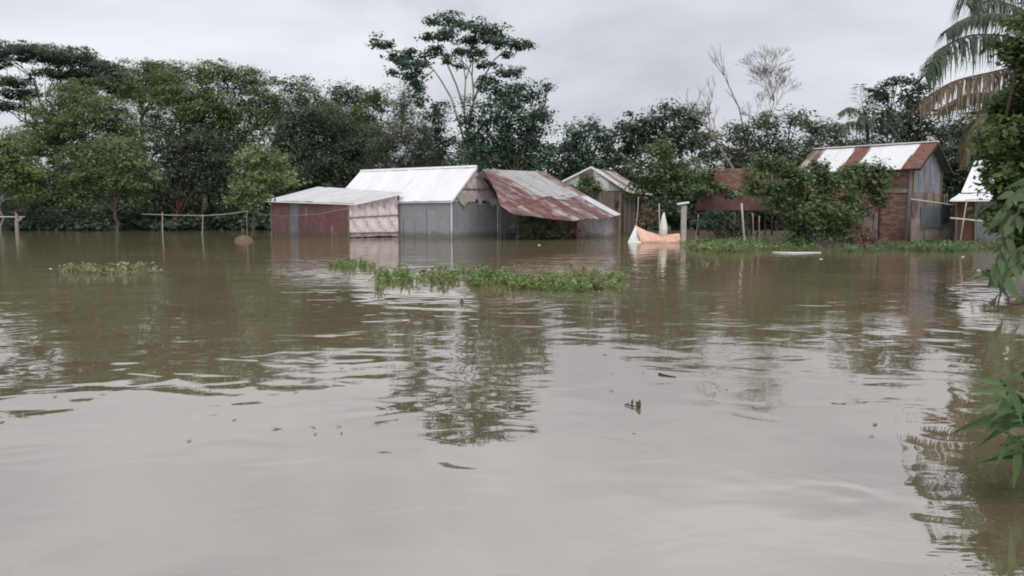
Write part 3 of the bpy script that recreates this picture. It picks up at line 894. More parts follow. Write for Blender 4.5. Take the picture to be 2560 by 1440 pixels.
# ------------------------------------------------------------------ red shed with pale lean-to roof
def red_shed():
    S0 = G(872, 594.6)
    S1 = ray_line(1000, C0, fD) + Vector((-.05, -.05, 0))
    S2 = G(680, 590.0)
    S3 = S2 + (S1 - S0) * 1.02
    t = thing('tin_shed', (S0.x, S0.y, 0), 'low shed with dark red tin wall, whitewashed mat side and pale lean-to roof', 'shed')
    low = Vector((0, 0, -.7))
    z2 = P(680, 508, S2.y).z; z0 = P(872, 513, S0.y).z; z1 = P(1000, 487, S1.y).z
    W = (S0 - S2).length
    sheets(t, 'wall_sheet', lerpf(S2 + low, S0 + low), lerpf(S2 + UP * z2, S0 + UP * z0), 8,
           ['tin_redwall', 'tin_redwall', 'tin_darkwall', 'tin_redwall', 'tin_redwall', 'tin_redwall', 'tin_redwall', 'tin_redwall'], W, 81)
    W2 = (S1 - S0).length
    sheets(t, 'mat_panel', lerpf(S0 + UP * .05, S1 + UP * .05), lerpf(S0 + UP * z0, S1 + UP * z1), 4, ['mat_white'], W2, 82, flat=True, rag=.03)
    nrm = (S1 - S0).cross(UP).normalized()
    for z in (.25, 1.05):
        MB().beam(S0 + UP * z + nrm * .04, S1 + UP * (z + (.15 if z > 1 else 0)) + nrm * .04, .04, .05).build('batten', MT['mat_brown'], t)
    for q, z in ((S0, z0), (S1, z1), (S2, z2)):
        MB().beam(q + low, q + UP * z, .09, .09).build('corner_post', MT['wood'], t)
    sheets(t, 'wall_sheet', lerpf(S3 + low, S2 + low), lerpf(S3 + UP * (z1 + .0), S2 + UP * z2), 4, ['tin_redwall'], W2, 83)
    EL = P(660, 501, S2.y - .15); ER = P(886, 508.5, S0.y - .25); HR = P(1010, 481.5, S1.y - .15); HL = P(797, 467, S3.y)
    sheets(t, 'roof_sheet', lerpf(EL, ER), lerpf(HL, HR), 7, ['tin_pale'], (ER - EL).length, 84, .015)
    MB().beam(EL - UP * .05, ER - UP * .05, .03, .07).build('eave_board', MT['white_paint'], t)
    MB().beam(ER - UP * .05, HR - UP * .05, .03, .08).build('eave_board', MT['white_paint'], t)
    MB().beam(EL - UP * .06 + Vector((.1, .2, 0)), HL - UP * .06, .05, .06).build('rafter', MT['wood'], t)
red_shed()

# ------------------------------------------------------------------ house with the rusty sagging roof
def rusty_house():
    Rv1 = P(1207, 425, 43.6); Rv2 = P(1364, 431, 46.8); E2 = P(1552, 536, 42.4)
    e = (Rv2 - Rv1); eu = e.normalized(); d = (E2 - Rv2); du = d - eu * d.dot(eu); du.normalize()
    nrm = eu.cross(-du).normalized()
    if nrm.z < 0: nrm = -nrm
    def hit(px, py):
        o = Vector((0, 0, CAM_H)); q = P(px, py, 40.0) - o
        s = (Rv1 - o).dot(nrm) / q.dot(nrm)
        p = o + q * s - Rv1
        return p.dot(eu), p.dot(du)
    poly = [hit(*q) for q in ((1209, 425), (1364, 431), (1394, 452), (1552, 536), (1512, 547), (1462, 546), (1432, 553), (1382, 548), (1330, 541), (1282, 536), (1250, 515), (1240, 480))]
    tmin = min(p[0] for p in poly) + .02; tmax = max(p[0] for p in poly) - .02
    def span(tv):
        ss = []
        for i in range(len(poly)):
            a, b = poly[i], poly[(i + 1) % len(poly)]
            if (a[0] - tv) * (b[0] - tv) <= 0 and abs(a[0] - b[0]) > 1e-6:
                ss.append(a[1] + (b[1] - a[1]) * (tv - a[0]) / (b[0] - a[0]))
        return (min(ss), max(ss)) if len(ss) > 1 else (0, .01)
    def sagz(s): return -.16 * math.sin(math.pi * min(1, max(0, s / 5.5)))
    def top(q):
        tv = tmin + (tmax - tmin) * q; s = span(tv)[0]
        return Rv1 + eu * tv + du * s
    def bot(q):
        tv = tmin + (tmax - tmin) * q; s = span(tv)[1]
        return Rv1 + eu * tv + du * s
    base = G(1400, 592)
    t = thing('tin_house', (base.x, base.y, 0), 'half-sunk house with a sagging patchwork roof of rust-red and grey tin', 'house')
    n = 10
    W = tmax - tmin
    rr = random.Random(9)
    for i in range(n):
        t0, t1 = i / n - (.01 if i else 0), (i + 1) / n
        tv = tmin + W * (i + .5) / n
        s0, s1 = span(tv)
        ln = max(.1, s1 - s0)
        cut = .42 + rr.uniform(-.05, .05)
        up_m = 'tin_rust' if i < 4 else 'tin_oldrust' if i == 4 else ('tin_old' if i < 9 else 'tin_oldrust')
        lo_m = ['tin_rust', 'tin_oldrust', 'tin_rust', 'tin_rust', 'tin_oldrust', 'tin_rust', 'tin_oldrust', 'tin_rust', 'tin_oldrust', 'tin_pale'][i]
        if ln > 2.2:
            sheet(t, 'roof_sheet', bot, top, t0, t1, lo_m, W, lift=rr.uniform(0, .02), s0=0, s1=cut + .03, rag=.05, seed=i, sag=.015)
            sheet(t, 'roof_sheet', bot, top, t0, t1, up_m, W, lift=.022 + rr.uniform(0, .02), s0=cut - .02, s1=1, seed=i + 40, sag=.015)
        else:
            sheet(t, 'roof_sheet', bot, top, t0, t1, 'tin_rust', W, lift=rr.uniform(0, .02), rag=.04, seed=i)
    # loose bent sheet lying over the eave
    a = P(1385, 505, 41.3); b = P(1425, 515, 41.6)
    # far slope, walls and posts
    bk = -Vector((du.x, du.y, 0)).normalized()
    fa = Rv1 + bk * 2.6 - UP * 1.5; fb = Rv2 + bk * 2.6 - UP * 1.5
    sheets(t, 'roof_sheet', lerpf(fb, fa), lerpf(Rv2, Rv1), 5, ['tin_old'], W, 91)
    MB().beam(Rv1 + UP * .02, Rv2 + UP * .02, .10, .06).build('ridge_cap', MT['tin_old'], t)
    w0 = P(1250, 593, 43.2); w1 = P(1536, 592, 43.6)
    lowz = -.7
    def wl(p, z): return Vector((p.x, p.y, z))
    zt0 = P(1250, 528, 43.2).z
    def seg(pa, pb, za, zb, mt, n_, nm='wall_sheet', **kw):
        A = P(pa, 592, 41.9); B = P(pb, 592, 42.6)
        sheets(t, nm, lerpf(wl(A, lowz), wl(B, lowz)), lerpf(wl(A, za), wl(B, zb)), n_, [mt], (B - A).length, 92 + n_, **kw)
    seg(1248, 1292, 1.6, 1.5, 'tin_bluewall', 2)
    seg(1388, 1440, 1.5, 1.45, 'mat_brown', 2, 'mat_panel', flat=True)
    seg(1443, 1536, 1.4, 1.3, 'tin_old', 3)
    seg(1292, 1388, 1.5, 1.5, 'mat_brown', 3, 'mat_panel', flat=True)
    for px, zt in ((1252, 1.5), (1296, 1.35), (1345, 1.25), (1440, 1.05), (1536, 1.1)):
        q = P(px, 592, 41.7 + (px - 1250) / 286 * .7)
        MB().tube([wl(q, -.7), wl(q, zt)], [.05, .045], 6).build('post', MT['wood'], t)
    back0 = w0 + Vector((2.0, 3.4, 0)); 
    B0 = P(1290, 590, 45.5); B1 = P(1440, 590, 45.5)
    sheets(t, 'mat_panel', lerpf(wl(B0, lowz), wl(B1, lowz)), lerpf(wl(B0, 1.6), wl(B1, 1.6)), 4, ['mat_brown'], 3.4, 97, flat=True)
    MB().beam(P(1420, 541, 40.9), P(1468, 560, 40.9), .10, .02).build('broken_strip', MT['tin_pale'], t)
    MB().beam(P(1335, 536, 40.8), P(1383, 549, 40.8), .07, .02).build('broken_strip', MT['tin_pale'], t)
rusty_house()
tree('creeper_bush', 'dark leafy bush growing in the opening under the rusty roof', 39.9, 1345,
     [(1308, 560, 22, 18), (1348, 566, 28, 18), (1388, 572, 22, 15), (1330, 582, 34, 11), (1375, 586, 30, 8), (1330, 548, 14, 8)], 'lf_bush', dens=260, ln=.16, wd=.10, clump=.14, r=.03, seed=101, cat='bush', per=24)
tree('dry_creeper', 'dry tangle of brown creeper over the low edge of the rusty roof', 40.4, 1425,
     [(1418, 530, 14, 10), (1440, 548, 16, 12), (1428, 568, 20, 16), (1412, 588, 22, 8), (1450, 582, 14, 10)], 'straw', dens=240, ln=.22, wd=.03, clump=.16, r=.025, seed=102, cat='creeper', per=20)

# ------------------------------------------------------------------ weathered hut with brown walls (behind)
def brown_hut():
    D = 50.0
    ap = P(1478, 420, D); la = P(1400, 459, D - .3); ra = P(1572, 481, D - .3)
    ap2 = P(1540, 431, D + 3.6); ra2 = P(1630, 487, D + 3.0); la2 = la + (ap2 - ap)
    base = P(1545, 572, D)
    t = thing('wooden_hut', (base.x, base.y, 0), 'small hut with brown board walls and a weathered tilted tin roof behind the rusty house', 'hut')
    sheets(t, 'roof_sheet', lerpf(ra, ra2), lerpf(ap, ap2), 4, ['tin_pale', 'tin_oldrust', 'tin_old', 'tin_oldrust'], (ap2 - ap).length, 111)
    sheets(t, 'roof_sheet', lerpf(la2, la), lerpf(ap2, ap), 4, ['tin_pale'], (ap2 - ap).length, 112)
    MB().beam(ap + UP * .06, ra + UP * .06 + Vector((0, -.04, 0)), .05, .14).build('barge_board', MT['white_paint'], t)
    MB().beam(ra + UP * .03, ra2 + UP * .03, .05, .10).build('eave_board', MT['white_paint'], t)
    MB().beam(ap + UP * .06, la + UP * .06 + Vector((0, -.04, 0)), .05, .10).build('barge_board', MT['white_paint'], t)
    g0 = P(1412, 459, D); g1 = P(1560, 476, D)
    def gt(q):
        x = g0.x + (g1.x - g0.x) * q
        if x < ap.x: z = la.z + (ap.z - la.z) * (x - la.x) / (ap.x - la.x)
        else: z = ap.z + (ra.z - ap.z) * (x - ap.x) / (ra.x - ap.x)
        return Vector((x, D, z - .04))
    gz = P(1500, 477, D).z
    sheets(t, 'gable_sheet', (lambda q: Vector((g0.x + (g1.x - g0.x) * q, D, min(gz, gt(q).z - .01)))), gt, 4, ['tin_pale', 'mat_brown', 'tin_pale', 'tin_old'], (g1 - g0).length, 113)
    # board walls: front and right side, board by board
    def boards(A, B, zt, n, seed):
        rr = random.Random(seed)
        d = (B - A) / n
        yaw = math.atan2(d.y, d.x)
        nrm = Vector((d.y, -d.x, 0)).normalized()
        for i in range(n):
            c = A + d * (i + .5) + nrm * rr.uniform(-.012, .012)
            h = zt + .4
            MB().box(c + UP * (zt - h / 2), d.length * .955, .03, h, Matrix.Rotation(yaw, 3, 'Z')).build('board', MT[rr.choice(['wood_b1', 'wood_b2', 'wood_b3'])], t)
    A = P(1420, 560, D + .05); B = P(1556, 560, D + .05); Cc = P(1590, 560, D + 2.8)
    A.z = B.z = Cc.z = 0
    boards(A, B, gz - .03, 13, 1)
    boards(B, Cc, gz - .1, 8, 2)
    for q in (A, B, Cc):
        MB().beam(Vector((q.x, q.y - .05, -.6)), Vector((q.x, q.y - .05, gz)), .12, .12).build('post', MT['wood_dark'], t)
    MB().box(P(1543, 510, D - .02), .22, .03, .36).build('dark_window_slab', MT['wood_dark'], t)  # solid dark slab on the boards, colour imitates the shade inside a window opening
for i, (a, b) in enumerate((((.115, .088, .07), (.20, .16, .13)), ((.14, .112, .092), (.24, .20, .165)), ((.09, .068, .054), (.16, .125, .10)))):
    MT['wood_b%d' % (i + 1)] = plain('wood_board_%d' % (i + 1), a, b, 8, .9, (1, 1, .2))
brown_hut()
tree('creeper_bush', 'leafy creeper spilling over the left side of the weathered hut roof', 48.8, 1465,
     [(1470, 455, 28, 16), (1445, 470, 22, 16), (1495, 475, 20, 14), (1465, 492, 26, 16), (1470, 520, 20, 20)], 'lf_bush', dens=190, ln=.2, wd=.12, clump=.2, r=.04, seed=104, cat='creeper', per=24)
tree('dry_bush', 'brown twiggy bush between the weathered hut and the orange cloth', 43.5, 1622,
     [(1612, 515, 18, 20), (1630, 545, 20, 22), (1600, 550, 14, 18)], 'straw', dens=190, ln=.25, wd=.03, clump=.2, r=.03, seed=105, cat='bush', per=20)

# ------------------------------------------------------------------ brick ruin and posts
BRICK = MB().box((0, 0, 0), .255, .11, .092).mesh('brick')
BRICK_H = MB().box((0, 0, 0), .125, .11, .092).mesh('brick')
BRICK.materials.append(MT['brick']); BRICK_H.materials.append(MT['brick'])
def brick_wall(parent, A, B, z0, z1, limit, keep=None, seed=1, side=1):
    """courses of single bricks between A and B (ground points); those the view misses go into one joined part"""
    rr = random.Random(seed)
    d = (B - A); Ln = d.length; d = d.normalized(); yaw = math.atan2(d.y, d.x)
    nrm = Vector((d.y, -d.x, 0)) * side
    mb = MB(); mb.beam(A + UP * ((z0 + z1) / 2) - nrm * .085, B + UP * ((z0 + z1) / 2) - nrm * .085, .11, z1 - z0 - .004).build('mortar_bed', MT['mortar'], parent)
    rest = MB(); cnt = 0
    rz = Matrix.Rotation(yaw, 4, 'Z')
    c = 0; z = z0 + .05
    while z < z1 - .02:
        x = .065 if c % 2 else .13
        if c % 2:
            spots = [(.065, True)]; x = .13 + .135
        else:
            spots = []; x = .13
        while x < Ln - .12:
            spots.append((x, False)); x += .268
        for x, half in spots:
            pos = A + d * x + UP * z + nrm * (rr.uniform(-.01, .012) - .055)
            rot = rz @ Matrix.Rotation(rr.uniform(-.02, .02), 4, 'Y')
            if cnt < limit and (keep is None or keep(pos)):
                link('brick', BRICK_H if half else BRICK, None, parent, Matrix.Translation(pos) @ rot)
                cnt += 1
            else:
                rest.box(pos, .125 if half else .255, .11, .092, rot.to_3x3())
        z += .104; c += 1
    if rest.v:
        tag(rest.build('bricks', MT['brick'], parent), kind='stuff')
def ruin():
    D = 41.0
    A = P(1776, 560, D); B = P(1930, 560, D); A.z = B.z = 0
    t = thing('brick_ruin', (A.x, D, 0), 'roofless red-brick ruin on posts between the thin tree and the big bush', 'building')
    brick_wall(t, A, B, P(1830, 474, D).z, P(1830, 421, D).z, 300, seed=3)
    a = P(1742, 560, D - .3); b = P(1935, 560, D - .3)
    z0, z1 = P(1800, 526, D).z, P(1800, 480, D).z
    sheets(t, 'wall_sheet', lerpf(Vector((a.x, a.y, z0)), Vector((b.x, b.y, z0))), lerpf(Vector((a.x, a.y, z1)), Vector((b.x, b.y, z1))), 6, ['tin_redwall'], (b - a).length, 121)
    for px in (1745, 1800, 1866):
        q = P(px, 560, D - .2)
        MB().beam(Vector((q.x, q.y, -.3)), Vector((q.x, q.y, z1 + .15 if px < 1860 else P(1866, 424, D).z)), .13, .13).build('post', MT['wood_dark'], t)
    MB().beam(P(1740, 528, D - .2), P(1936, 527, D - .2), .1, .1).build('beam', MT['wood_dark'], t)
    q0 = P(1792, 560, D + .5); q1 = P(1930, 560, D + .5)
    for k in range(9):
        q = q0.lerp(q1, k / 8)
        MB().beam(Vector((q.x, q.y, -.2)), Vector((q.x, q.y, 1.15)), .1, .04).build('plank', MT['bark_red'], t)
ruin()
def pole(name, label, cat, pts, r0, r1, mat, group=None, n=7):
    b = pts[0]
    m = MB(); m.tube(pts, taper(r0, r1, len(pts)), n)
    return tag(m.build(name, MT[mat], None, True), label, cat, group)
def upright(name, label, px, y_top, D, r, mat, lean=0, group=None, cat='post'):
    a = P(px, 560, D); a.z = -.6
    b = P(px + lean, y_top, D)
    return pole(name, label, cat, bend(a, b, 4, .015, px), r, r * .75, mat, group)
upright('stake', 'thin leaning stake in front of the brick ruin, nearest the capped post', 1738, 535, 36, .02, 'bamboo', 8)
upright('stake', 'pale crooked stake at the right end of the brick ruin', 1868, 508, 33.5, .05, 'bamboo_pale', -14)
upright('stake', 'second stake right of the crooked pale stake by the bush', 1888, 533, 33.5, .025, 'bamboo', -6)
upright('stake', 'short stake just left of the big hanging bush', 1900, 540, 33.8, .025, 'bamboo', -2)
upright('stake', 'bamboo stake at the white end of the orange cloth', 1588, 492, 39.2, .03, 'bamboo', 8)
upright('stake', 'grey stake standing up from the middle of the orange cloth', 1649, 508, 38.8, .028, 'bamboo_pale', -1)
def capped_post():
    D = 38.6
    b = P(1708, 600, D); 
    t = thing('concrete_post', (b.x, D, 0), 'square concrete post topped with a white slab at the water edge', 'post')
    ztop = P(1708, 514, D).z
    MB().beam(Vector((b.x, D, -.5)), Vector((b.x, D, ztop)), .24, .2).build('shaft', MT['concrete'], t)
    MB().beam(P(1693, 510, D), P(1721, 506, D), .34, .09).build('cap', MT['white_paint'], t)
capped_post()

# ------------------------------------------------------------------ orange cloth slung like a boat
def orange_cloth():
    b = G(1640, 606)
    D = b.y
    t = thing('cloth_sheet', (b.x, D, 0), 'orange cloth sheet with a white end, slung boat-like just above the water', 'cloth sheet')
    # top edge sags from a raised left end to the right; the body bulges to the camera and drops into the water
    top = [(1588, 563), (1600, 569), (1618, 578), (1640, 584), (1662, 587), (1684, 585), (1698, 583)]
    m = MB(); rows = 7
    for i, (x, y) in enumerate(top):
        for j in range(rows):
            s = j / (rows - 1)
            yb = 609 if i else 609
            yy = y + (yb - y) * s
            d = D + .55 - .75 * math.sin(s * 1.9) + .10 * math.sin(i * 2.3 + j * 1.3)
            m.v.append(P(x + (2.5 * math.sin(s * 3.1) if i == len(top) - 1 else 0) + (16 * s if i == 0 else 8 * s if i == 1 else 0), yy, d))
    for i in range(len(top) - 1):
        for j in range(rows - 1):
            a = i * rows + j
            m.f.append((a, a + rows, a + rows + 1, a + 1))
    m.build('body', MT['orange_cloth'], t, True)
    m = MB()
    # back side, so the trough closes
    for i, (x, y) in enumerate(top):
        m.v += [P(x, y, D + .57), P(x, 604, D + 1.0)]
    for i in range(len(top) - 1):
        m.f.append((2 * i, 2 * i + 1, 2 * i + 3, 2 * i + 2))
    m.build('back_panel', MT['orange_cloth'], t, True)
    m = MB()
    A = P(1589, 563, D + .5); Bq = P(1567, 611, D - .1); Cq = P(1604, 611, D - .25)
    n = 6
    for j in range(n + 1):
        for i in range(n + 1):
            s = j / n; u = i / n
            p = A.lerp(Bq.lerp(Cq, u), s) + Vector((0, -.12 * math.sin(math.pi * u) * s, 0))
            m.v.append(p)
    for j in range(n):
        for i in range(n):
            a = j * (n + 1) + i
            m.f.append((a, a + 1, a + n + 2, a + n + 1))
    m.build('end_panel', MT['white_cloth'], t, True)
    m = MB()
    m.tube([P(1660, 598, D + .35), P(1659, 565, D + .35), P(1659, 545, D + .35), P(1660, 530, D + .35)], [.16, .17, .10, .015], 9)
    tag(m.build('white_bundle', MT['white_cloth'], None, True), 'pointed white cloth bundle standing behind the orange cloth', 'bundle')
orange_cloth()

# ------------------------------------------------------------------ right-hand house with striped roof
A20 = R(46)
f2 = Vector((-math.cos(A20), math.sin(A20), 0)); e2 = Vector((math.sin(A20), math.cos(A20), 0))
K0 = P(2276, 560, 34.0); K0.z = 0
KZ = .12
def striped_house():
    t = thing('brick_house', (K0.x, K0.y, 0), 'brick house with a striped white and rust tin roof on the right bank', 'house')
    K1 = ray_line(2345, K0, e2); W = max(3.2, (K1 - K0).length); K1 = K0 + e2 * W
    Ln = 4.9
    ze = P(2280, 411, K0.y).z; RMm = K0 + e2 * W / 2
    zr = P(2318, 357, RMm.y).z
    Lw = K0 + f2 * Ln
    def seen(p):
        q = (p.x / p.y) * F_PX * CP + 1280
        return q > 2085
    brick_wall(t, Lw, K0 - e2 * 0 + f2 * .14, KZ, ze - .12, 300, seen, 5)
    MB().beam(K0 + f2 * .07 + UP * KZ - e2 * .01, K0 + f2 * .07 + UP * (ze - .1) - e2 * .01, .15, .16).build('corner_pillar', MT['plaster'], t)
    a = K0 + f2 * 1.28 - e2 * .05
    MB().beam(a + UP * (-.2), a + UP * 2.1, .06, .06).build('post', MT['wood_dark'], t)
    # plaster patch left of the pillar, window opening and sill band
    for (u0, u1, z0, z1, mt, nm) in ((1.32, 2.2, .15, 1.3, 'plaster', 'plaster_patch'), (.16, 1.2, 2.15, 2.32, 'plaster', 'lintel_band')):
        c = K0 + f2 * ((u0 + u1) / 2) - e2 * .035 + UP * ((z0 + z1) / 2)
        MB().box(c, u1 - u0, .05, z1 - z0, Matrix.Rotation(-A20, 3, 'Z')).build(nm, MT[mt], t)
    MB().box(K0 + f2 * (Ln / 2) - e2 * .1 + UP * .04, Ln, .5, .22, Matrix.Rotation(-A20, 3, 'Z')).build('plinth', MT['mud'], t)
    # gable of grey tin over pinkish plaster
    zb = P(2310, 480, K0.y).z
    def gt(q): return K0.lerp(K1, q) + UP * (ze + (zr - ze) * (1 - abs(2 * q - 1)) - .04)
    sheets(t, 'gable_sheet', lerpf(K0 + UP * zb, K1 + UP * zb), gt, 5, ['tin_bluewall'], W, 131)
    sheets(t, 'plaster_panel', lerpf(K0 + UP * -.2, K1 + UP * -.2), lerpf(K0 + UP * zb, K1 + UP * zb), 1, ['plaster'], W, 132, flat=True)
    K2 = K1 + f2 * Ln
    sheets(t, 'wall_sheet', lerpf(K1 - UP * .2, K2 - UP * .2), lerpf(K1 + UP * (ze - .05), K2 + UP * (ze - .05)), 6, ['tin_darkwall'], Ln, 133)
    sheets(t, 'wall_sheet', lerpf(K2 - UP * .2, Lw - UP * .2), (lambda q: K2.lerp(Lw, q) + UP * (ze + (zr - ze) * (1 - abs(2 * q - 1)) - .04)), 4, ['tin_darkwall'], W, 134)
    V = Vector(e2 * (W / 2) + UP * (zr - ze)).normalized(); V2 = Vector(-e2 * (W / 2) + UP * (zr - ze)).normalized()
    ov = .38; rR = -f2 * .38; rL = f2 * .25
    ea = Lw + UP * ze - V * ov + rL; eb = K0 + UP * ze - V * ov + rR
    ra = Lw + RMm - K0 + UP * zr + rL; rb = RMm + UP * zr + rR
    cols = ['tin_oldrust', 'tin_white', 'tin_white', 'tin_brown', 'tin_white', 'tin_white', 'tin_white', 'tin_brown']
    sheets(t, 'roof_sheet', lerpf(ea, eb), lerpf(ra, rb), 8, cols, Ln + .63, 135, .015)
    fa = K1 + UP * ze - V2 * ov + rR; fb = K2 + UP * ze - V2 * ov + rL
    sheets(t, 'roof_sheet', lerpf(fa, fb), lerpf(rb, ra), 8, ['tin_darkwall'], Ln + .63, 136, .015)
    MB().beam(ra + UP * .04, rb + UP * .04, .22, .05).build('ridge_cap', MT['white_paint'], t)
    MB().beam(ea + V * .1 - UP * .08, eb + V * .1 - UP * .08, .06, .09).build('eave_board', MT['wood_dark'], t)
    MB().beam(eb - UP * .06, rb - UP * .06, .04, .10).build('barge_board', MT['wood_dark'], t)
    MB().beam(fa - UP * .06, rb - UP * .06, .04, .10).build('barge_board', MT['wood_dark'], t)
    for q in (K0 - f2 * .02, K1 - f2 * .02):
        MB().beam(q + UP * -.1, q + UP * ze, .08, .08).build('corner_post', MT['wood'], t)
striped_house()
def yard_screen():
    D = 33.2
    a = P(2272, 560, D); b = P(2384, 560, D + .4)
    t = thing('yard_screen', (a.x, D, 0), 'low patched screen of plaster, blue-grey tarp and slats beside the striped-roof house', 'screen')
    def q(px, py, d=0): return P(px, py, D + (px - 2272) / 112 * .4 + d)
    sheets(t, 'plaster_panel', lerpf(q(2276, 604), q(2384, 603)), lerpf(q(2276, 508), q(2384, 520)), 2, ['plaster'], 1.9, 141, flat=True)
    sheets(t, 'tarp_panel', lerpf(q(2302, 572, -.05), q(2358, 570, -.05)), lerpf(q(2302, 513, -.05), q(2358, 516, -.05)), 1, ['tarp_blue'], .95, 142, flat=True, rag=.05)
    for k in range(9):
        x = 2314 + k * 6.6
        MB().beam(q(x, 515, .05), q(x + .8, 482 + (k * 37 % 5), .05), .085, .02).build('slat', MT['bamboo' if k % 3 else 'wood'], t)
    MB().beam(q(2276, 497, -.03), q(2382, 512, -.03), .035, .04).build('rail', MT['bamboo_pale'], t)
    for x in (2277, 2310, 2383):
        MB().tube([q(x, 606, -.02), q(x, 486 if x < 2380 else 500, -.02)], [.035, .03], 6).build('post', MT['wood'], t)
    MB().beam(q(2300, 602, -.12), q(2386, 602, -.12), .1, .05).build('sill', MT['wood_dark'], t)
    # clothes on the rail
    def cloth(nm, lb, x0, x1, y0, y1, mt):
        m = MB()
        for j in range(5):
            for i in range(5):
                m.v.append(q(x0 + (x1 - x0) * i / 4 + math.sin(j) * 1.0, y0 + (y1 - y0) * j / 4 * (1 - .12 * (i % 2)), -.16 + .03 * math.sin(i * 2 + j)))
        for j in range(4):
            for i in range(4):
                k = j * 5 + i; m.f.append((k, k + 1, k + 6, k + 5))
        tag(m.build(nm, MT[mt], None, True), lb, 'clothing', 'washing hung on the yard screen')
    cloth('hanging_shirt', 'black garment hanging on the patched yard screen beside the hut', 2354, 2376, 514, 558, 'black_cloth')
    cloth('hanging_cloth', 'dull purple cloth hanging by the brick house corner post', 2278, 2294, 500, 540, 'purple_cloth')
yard_screen()

# ------------------------------------------------------------------ white-roofed hut at the right edge
def white_hut():
    D = 32.0
    b = P(2420, 600, D)
    t = thing('tin_hut', (b.x, D, 0), 'small hut with a steep white tin roof half hidden by the right-hand tree', 'hut')
    r0 = P(2437, 402, D + 1.6); r1 = P(2520, 395, D + 2.2)
    m0 = P(2403, 481, D + .1); m1 = P(2530, 482, D + .3)
    sheets(t, 'roof_sheet', lerpf(m0, m1), lerpf(r0, r1), 3, ['tin_white'], 2.0, 151)
    s0 = P(2374, 500, D - .7); s1 = P(2540, 499, D - .6)
    n0 = P(2398, 484, D + .1); n1 = P(2535, 484, D + .3)
    sheets(t, 'skirt_sheet', lerpf(s0, s1), lerpf(n0, n1), 4, ['tin_white'], 2.6, 152)
    sheets(t, 'roof_sheet', lerpf(P(2560, 480, D + 4.5), P(2440, 480, D + 4.2)), lerpf(r1, r0), 3, ['tin_pale'], 2.0, 153)
    MB().beam(s0 - UP * .03, s1 - UP * .03, .03, .05).build('eave_board', MT['white_paint'], t)
    def w(px, py, d=0): return P(px, py, D + d)
    sheets(t, 'door', lerpf(w(2394, 606), w(2436, 606)), lerpf(w(2394, 500), w(2436, 500)), 1, ['bark_red'], .7, 154, flat=True)
    sheets(t, 'wall_sheet', lerpf(w(2436, 606, .05), w(2620, 606, .05)), lerpf(w(2436, 502, .05), w(2620, 502, .05)), 5, ['tin_green'], 2.9, 155)
    sheets(t, 'wall_sheet', lerpf(w(2390, 604, 3.0), w(2392, 606, .02)), lerpf(w(2390, 497, 3.0), w(2392, 500, .02)), 3, ['tin_darkwall'], 3.0, 156)
    for px in (2390, 2437):
        MB().beam(w(px, 608, -.04), w(px, 500, -.04), .06, .06).build('door_post', MT['wood'], t)
    MB().beam(w(2388, 604, -.2), w(2560, 606, -.2), .3, .1).build('doorstep', MT['mud'], t)
white_hut()
pole('bamboo_pole', 'long horizontal bamboo pole tied across the front of the white-roofed hut', 'pole', [P(2375, 545, 30.5), P(2450, 552, 30.4), P(2570, 557, 30.2)], .035, .025, 'bamboo_pale')
pole('bamboo_pole', 'bamboo pole leaning in front of the hut door', 'pole', [P(2399, 612, 30.8), P(2408, 555, 30.9), P(2417, 500, 31.2)], .03, .022, 'bamboo')

# ------------------------------------------------------------------ shrubs on the right bank
tree('big_bush', 'big leafy bush overhanging the water in front of the striped-roof house', 30.8, 2010,
     [(1905, 425, 30, 30), (1888, 470, 26, 26), (1950, 415, 34, 24), (1935, 470, 40, 34), (2000, 460, 45, 32), (2055, 485, 50, 38), (2070, 535, 48, 35), (2100, 450, 45, 34),
      (2010, 520, 55, 38), (1990, 440, 36, 26), (2060, 440, 34, 26), (2120, 510, 30, 30), (2120, 560, 28, 30), (1940, 505, 26, 26), (2040, 410, 22, 16), (1900, 395, 14, 14), (2030, 575, 55, 30), (1990, 570, 30, 30), (2085, 590, 40, 20), (2015, 605, 35, 16)],
     'lf_bush', dens=240, ln=.19, wd=.11, clump=.2, flat=.75, r=.06, stems=3, seed=161, cat='bush', per=30)
tree('climbing_vine', 'leafy vine climbing over the brick wall under the striped roof', 32.4, 2170,
     [(2150, 430, 34, 22), (2190, 425, 34, 22), (2205, 455, 22, 22), (2140, 465, 30, 22), (2185, 485, 20, 20), (2205, 505, 16, 20), (2130, 500, 24, 24), (2150, 530, 14, 20)],
     'lf_bush', dens=230, ln=.2, wd=.14, clump=.18, r=.035, stems=2, seed=162, cat='vine', per=26)
tree('low_bush', 'low dark bush under the red wall of the brick ruin', 36.5, 1810,
     [(1775, 560, 36, 26), (1820, 570, 34, 22), (1850, 580, 26, 16), (1790, 535, 26, 16)], 'lf_dark', dens=200, ln=.18, wd=.11, clump=.18, r=.03, seed=163, cat='bush', per=26)
tree('creeper_bush', 'creeper spreading over the brick ruin wall and toward the thin tree', 39.5, 1790,
     [(1790, 470, 40, 16), (1750, 480, 34, 16), (1830, 485, 26, 12), (1770, 440, 30, 20)], 'lf_bush', dens=170, ln=.2, wd=.12, clump=.2, r=.03, seed=164, cat='creeper', per=22)
tree('dry_heap', 'dark brown heap of roots and straw leaning at the water edge by the brick wall', 30.2, 2165,
     [(2145, 575, 14, 20), (2165, 585, 20, 22), (2185, 600, 18, 16), (2160, 605, 22, 10)], 'straw', 'bark_red', dens=420, ln=.26, wd=.028, clump=.13, r=.05, seed=165, cat='heap', per=24, fork=.3)

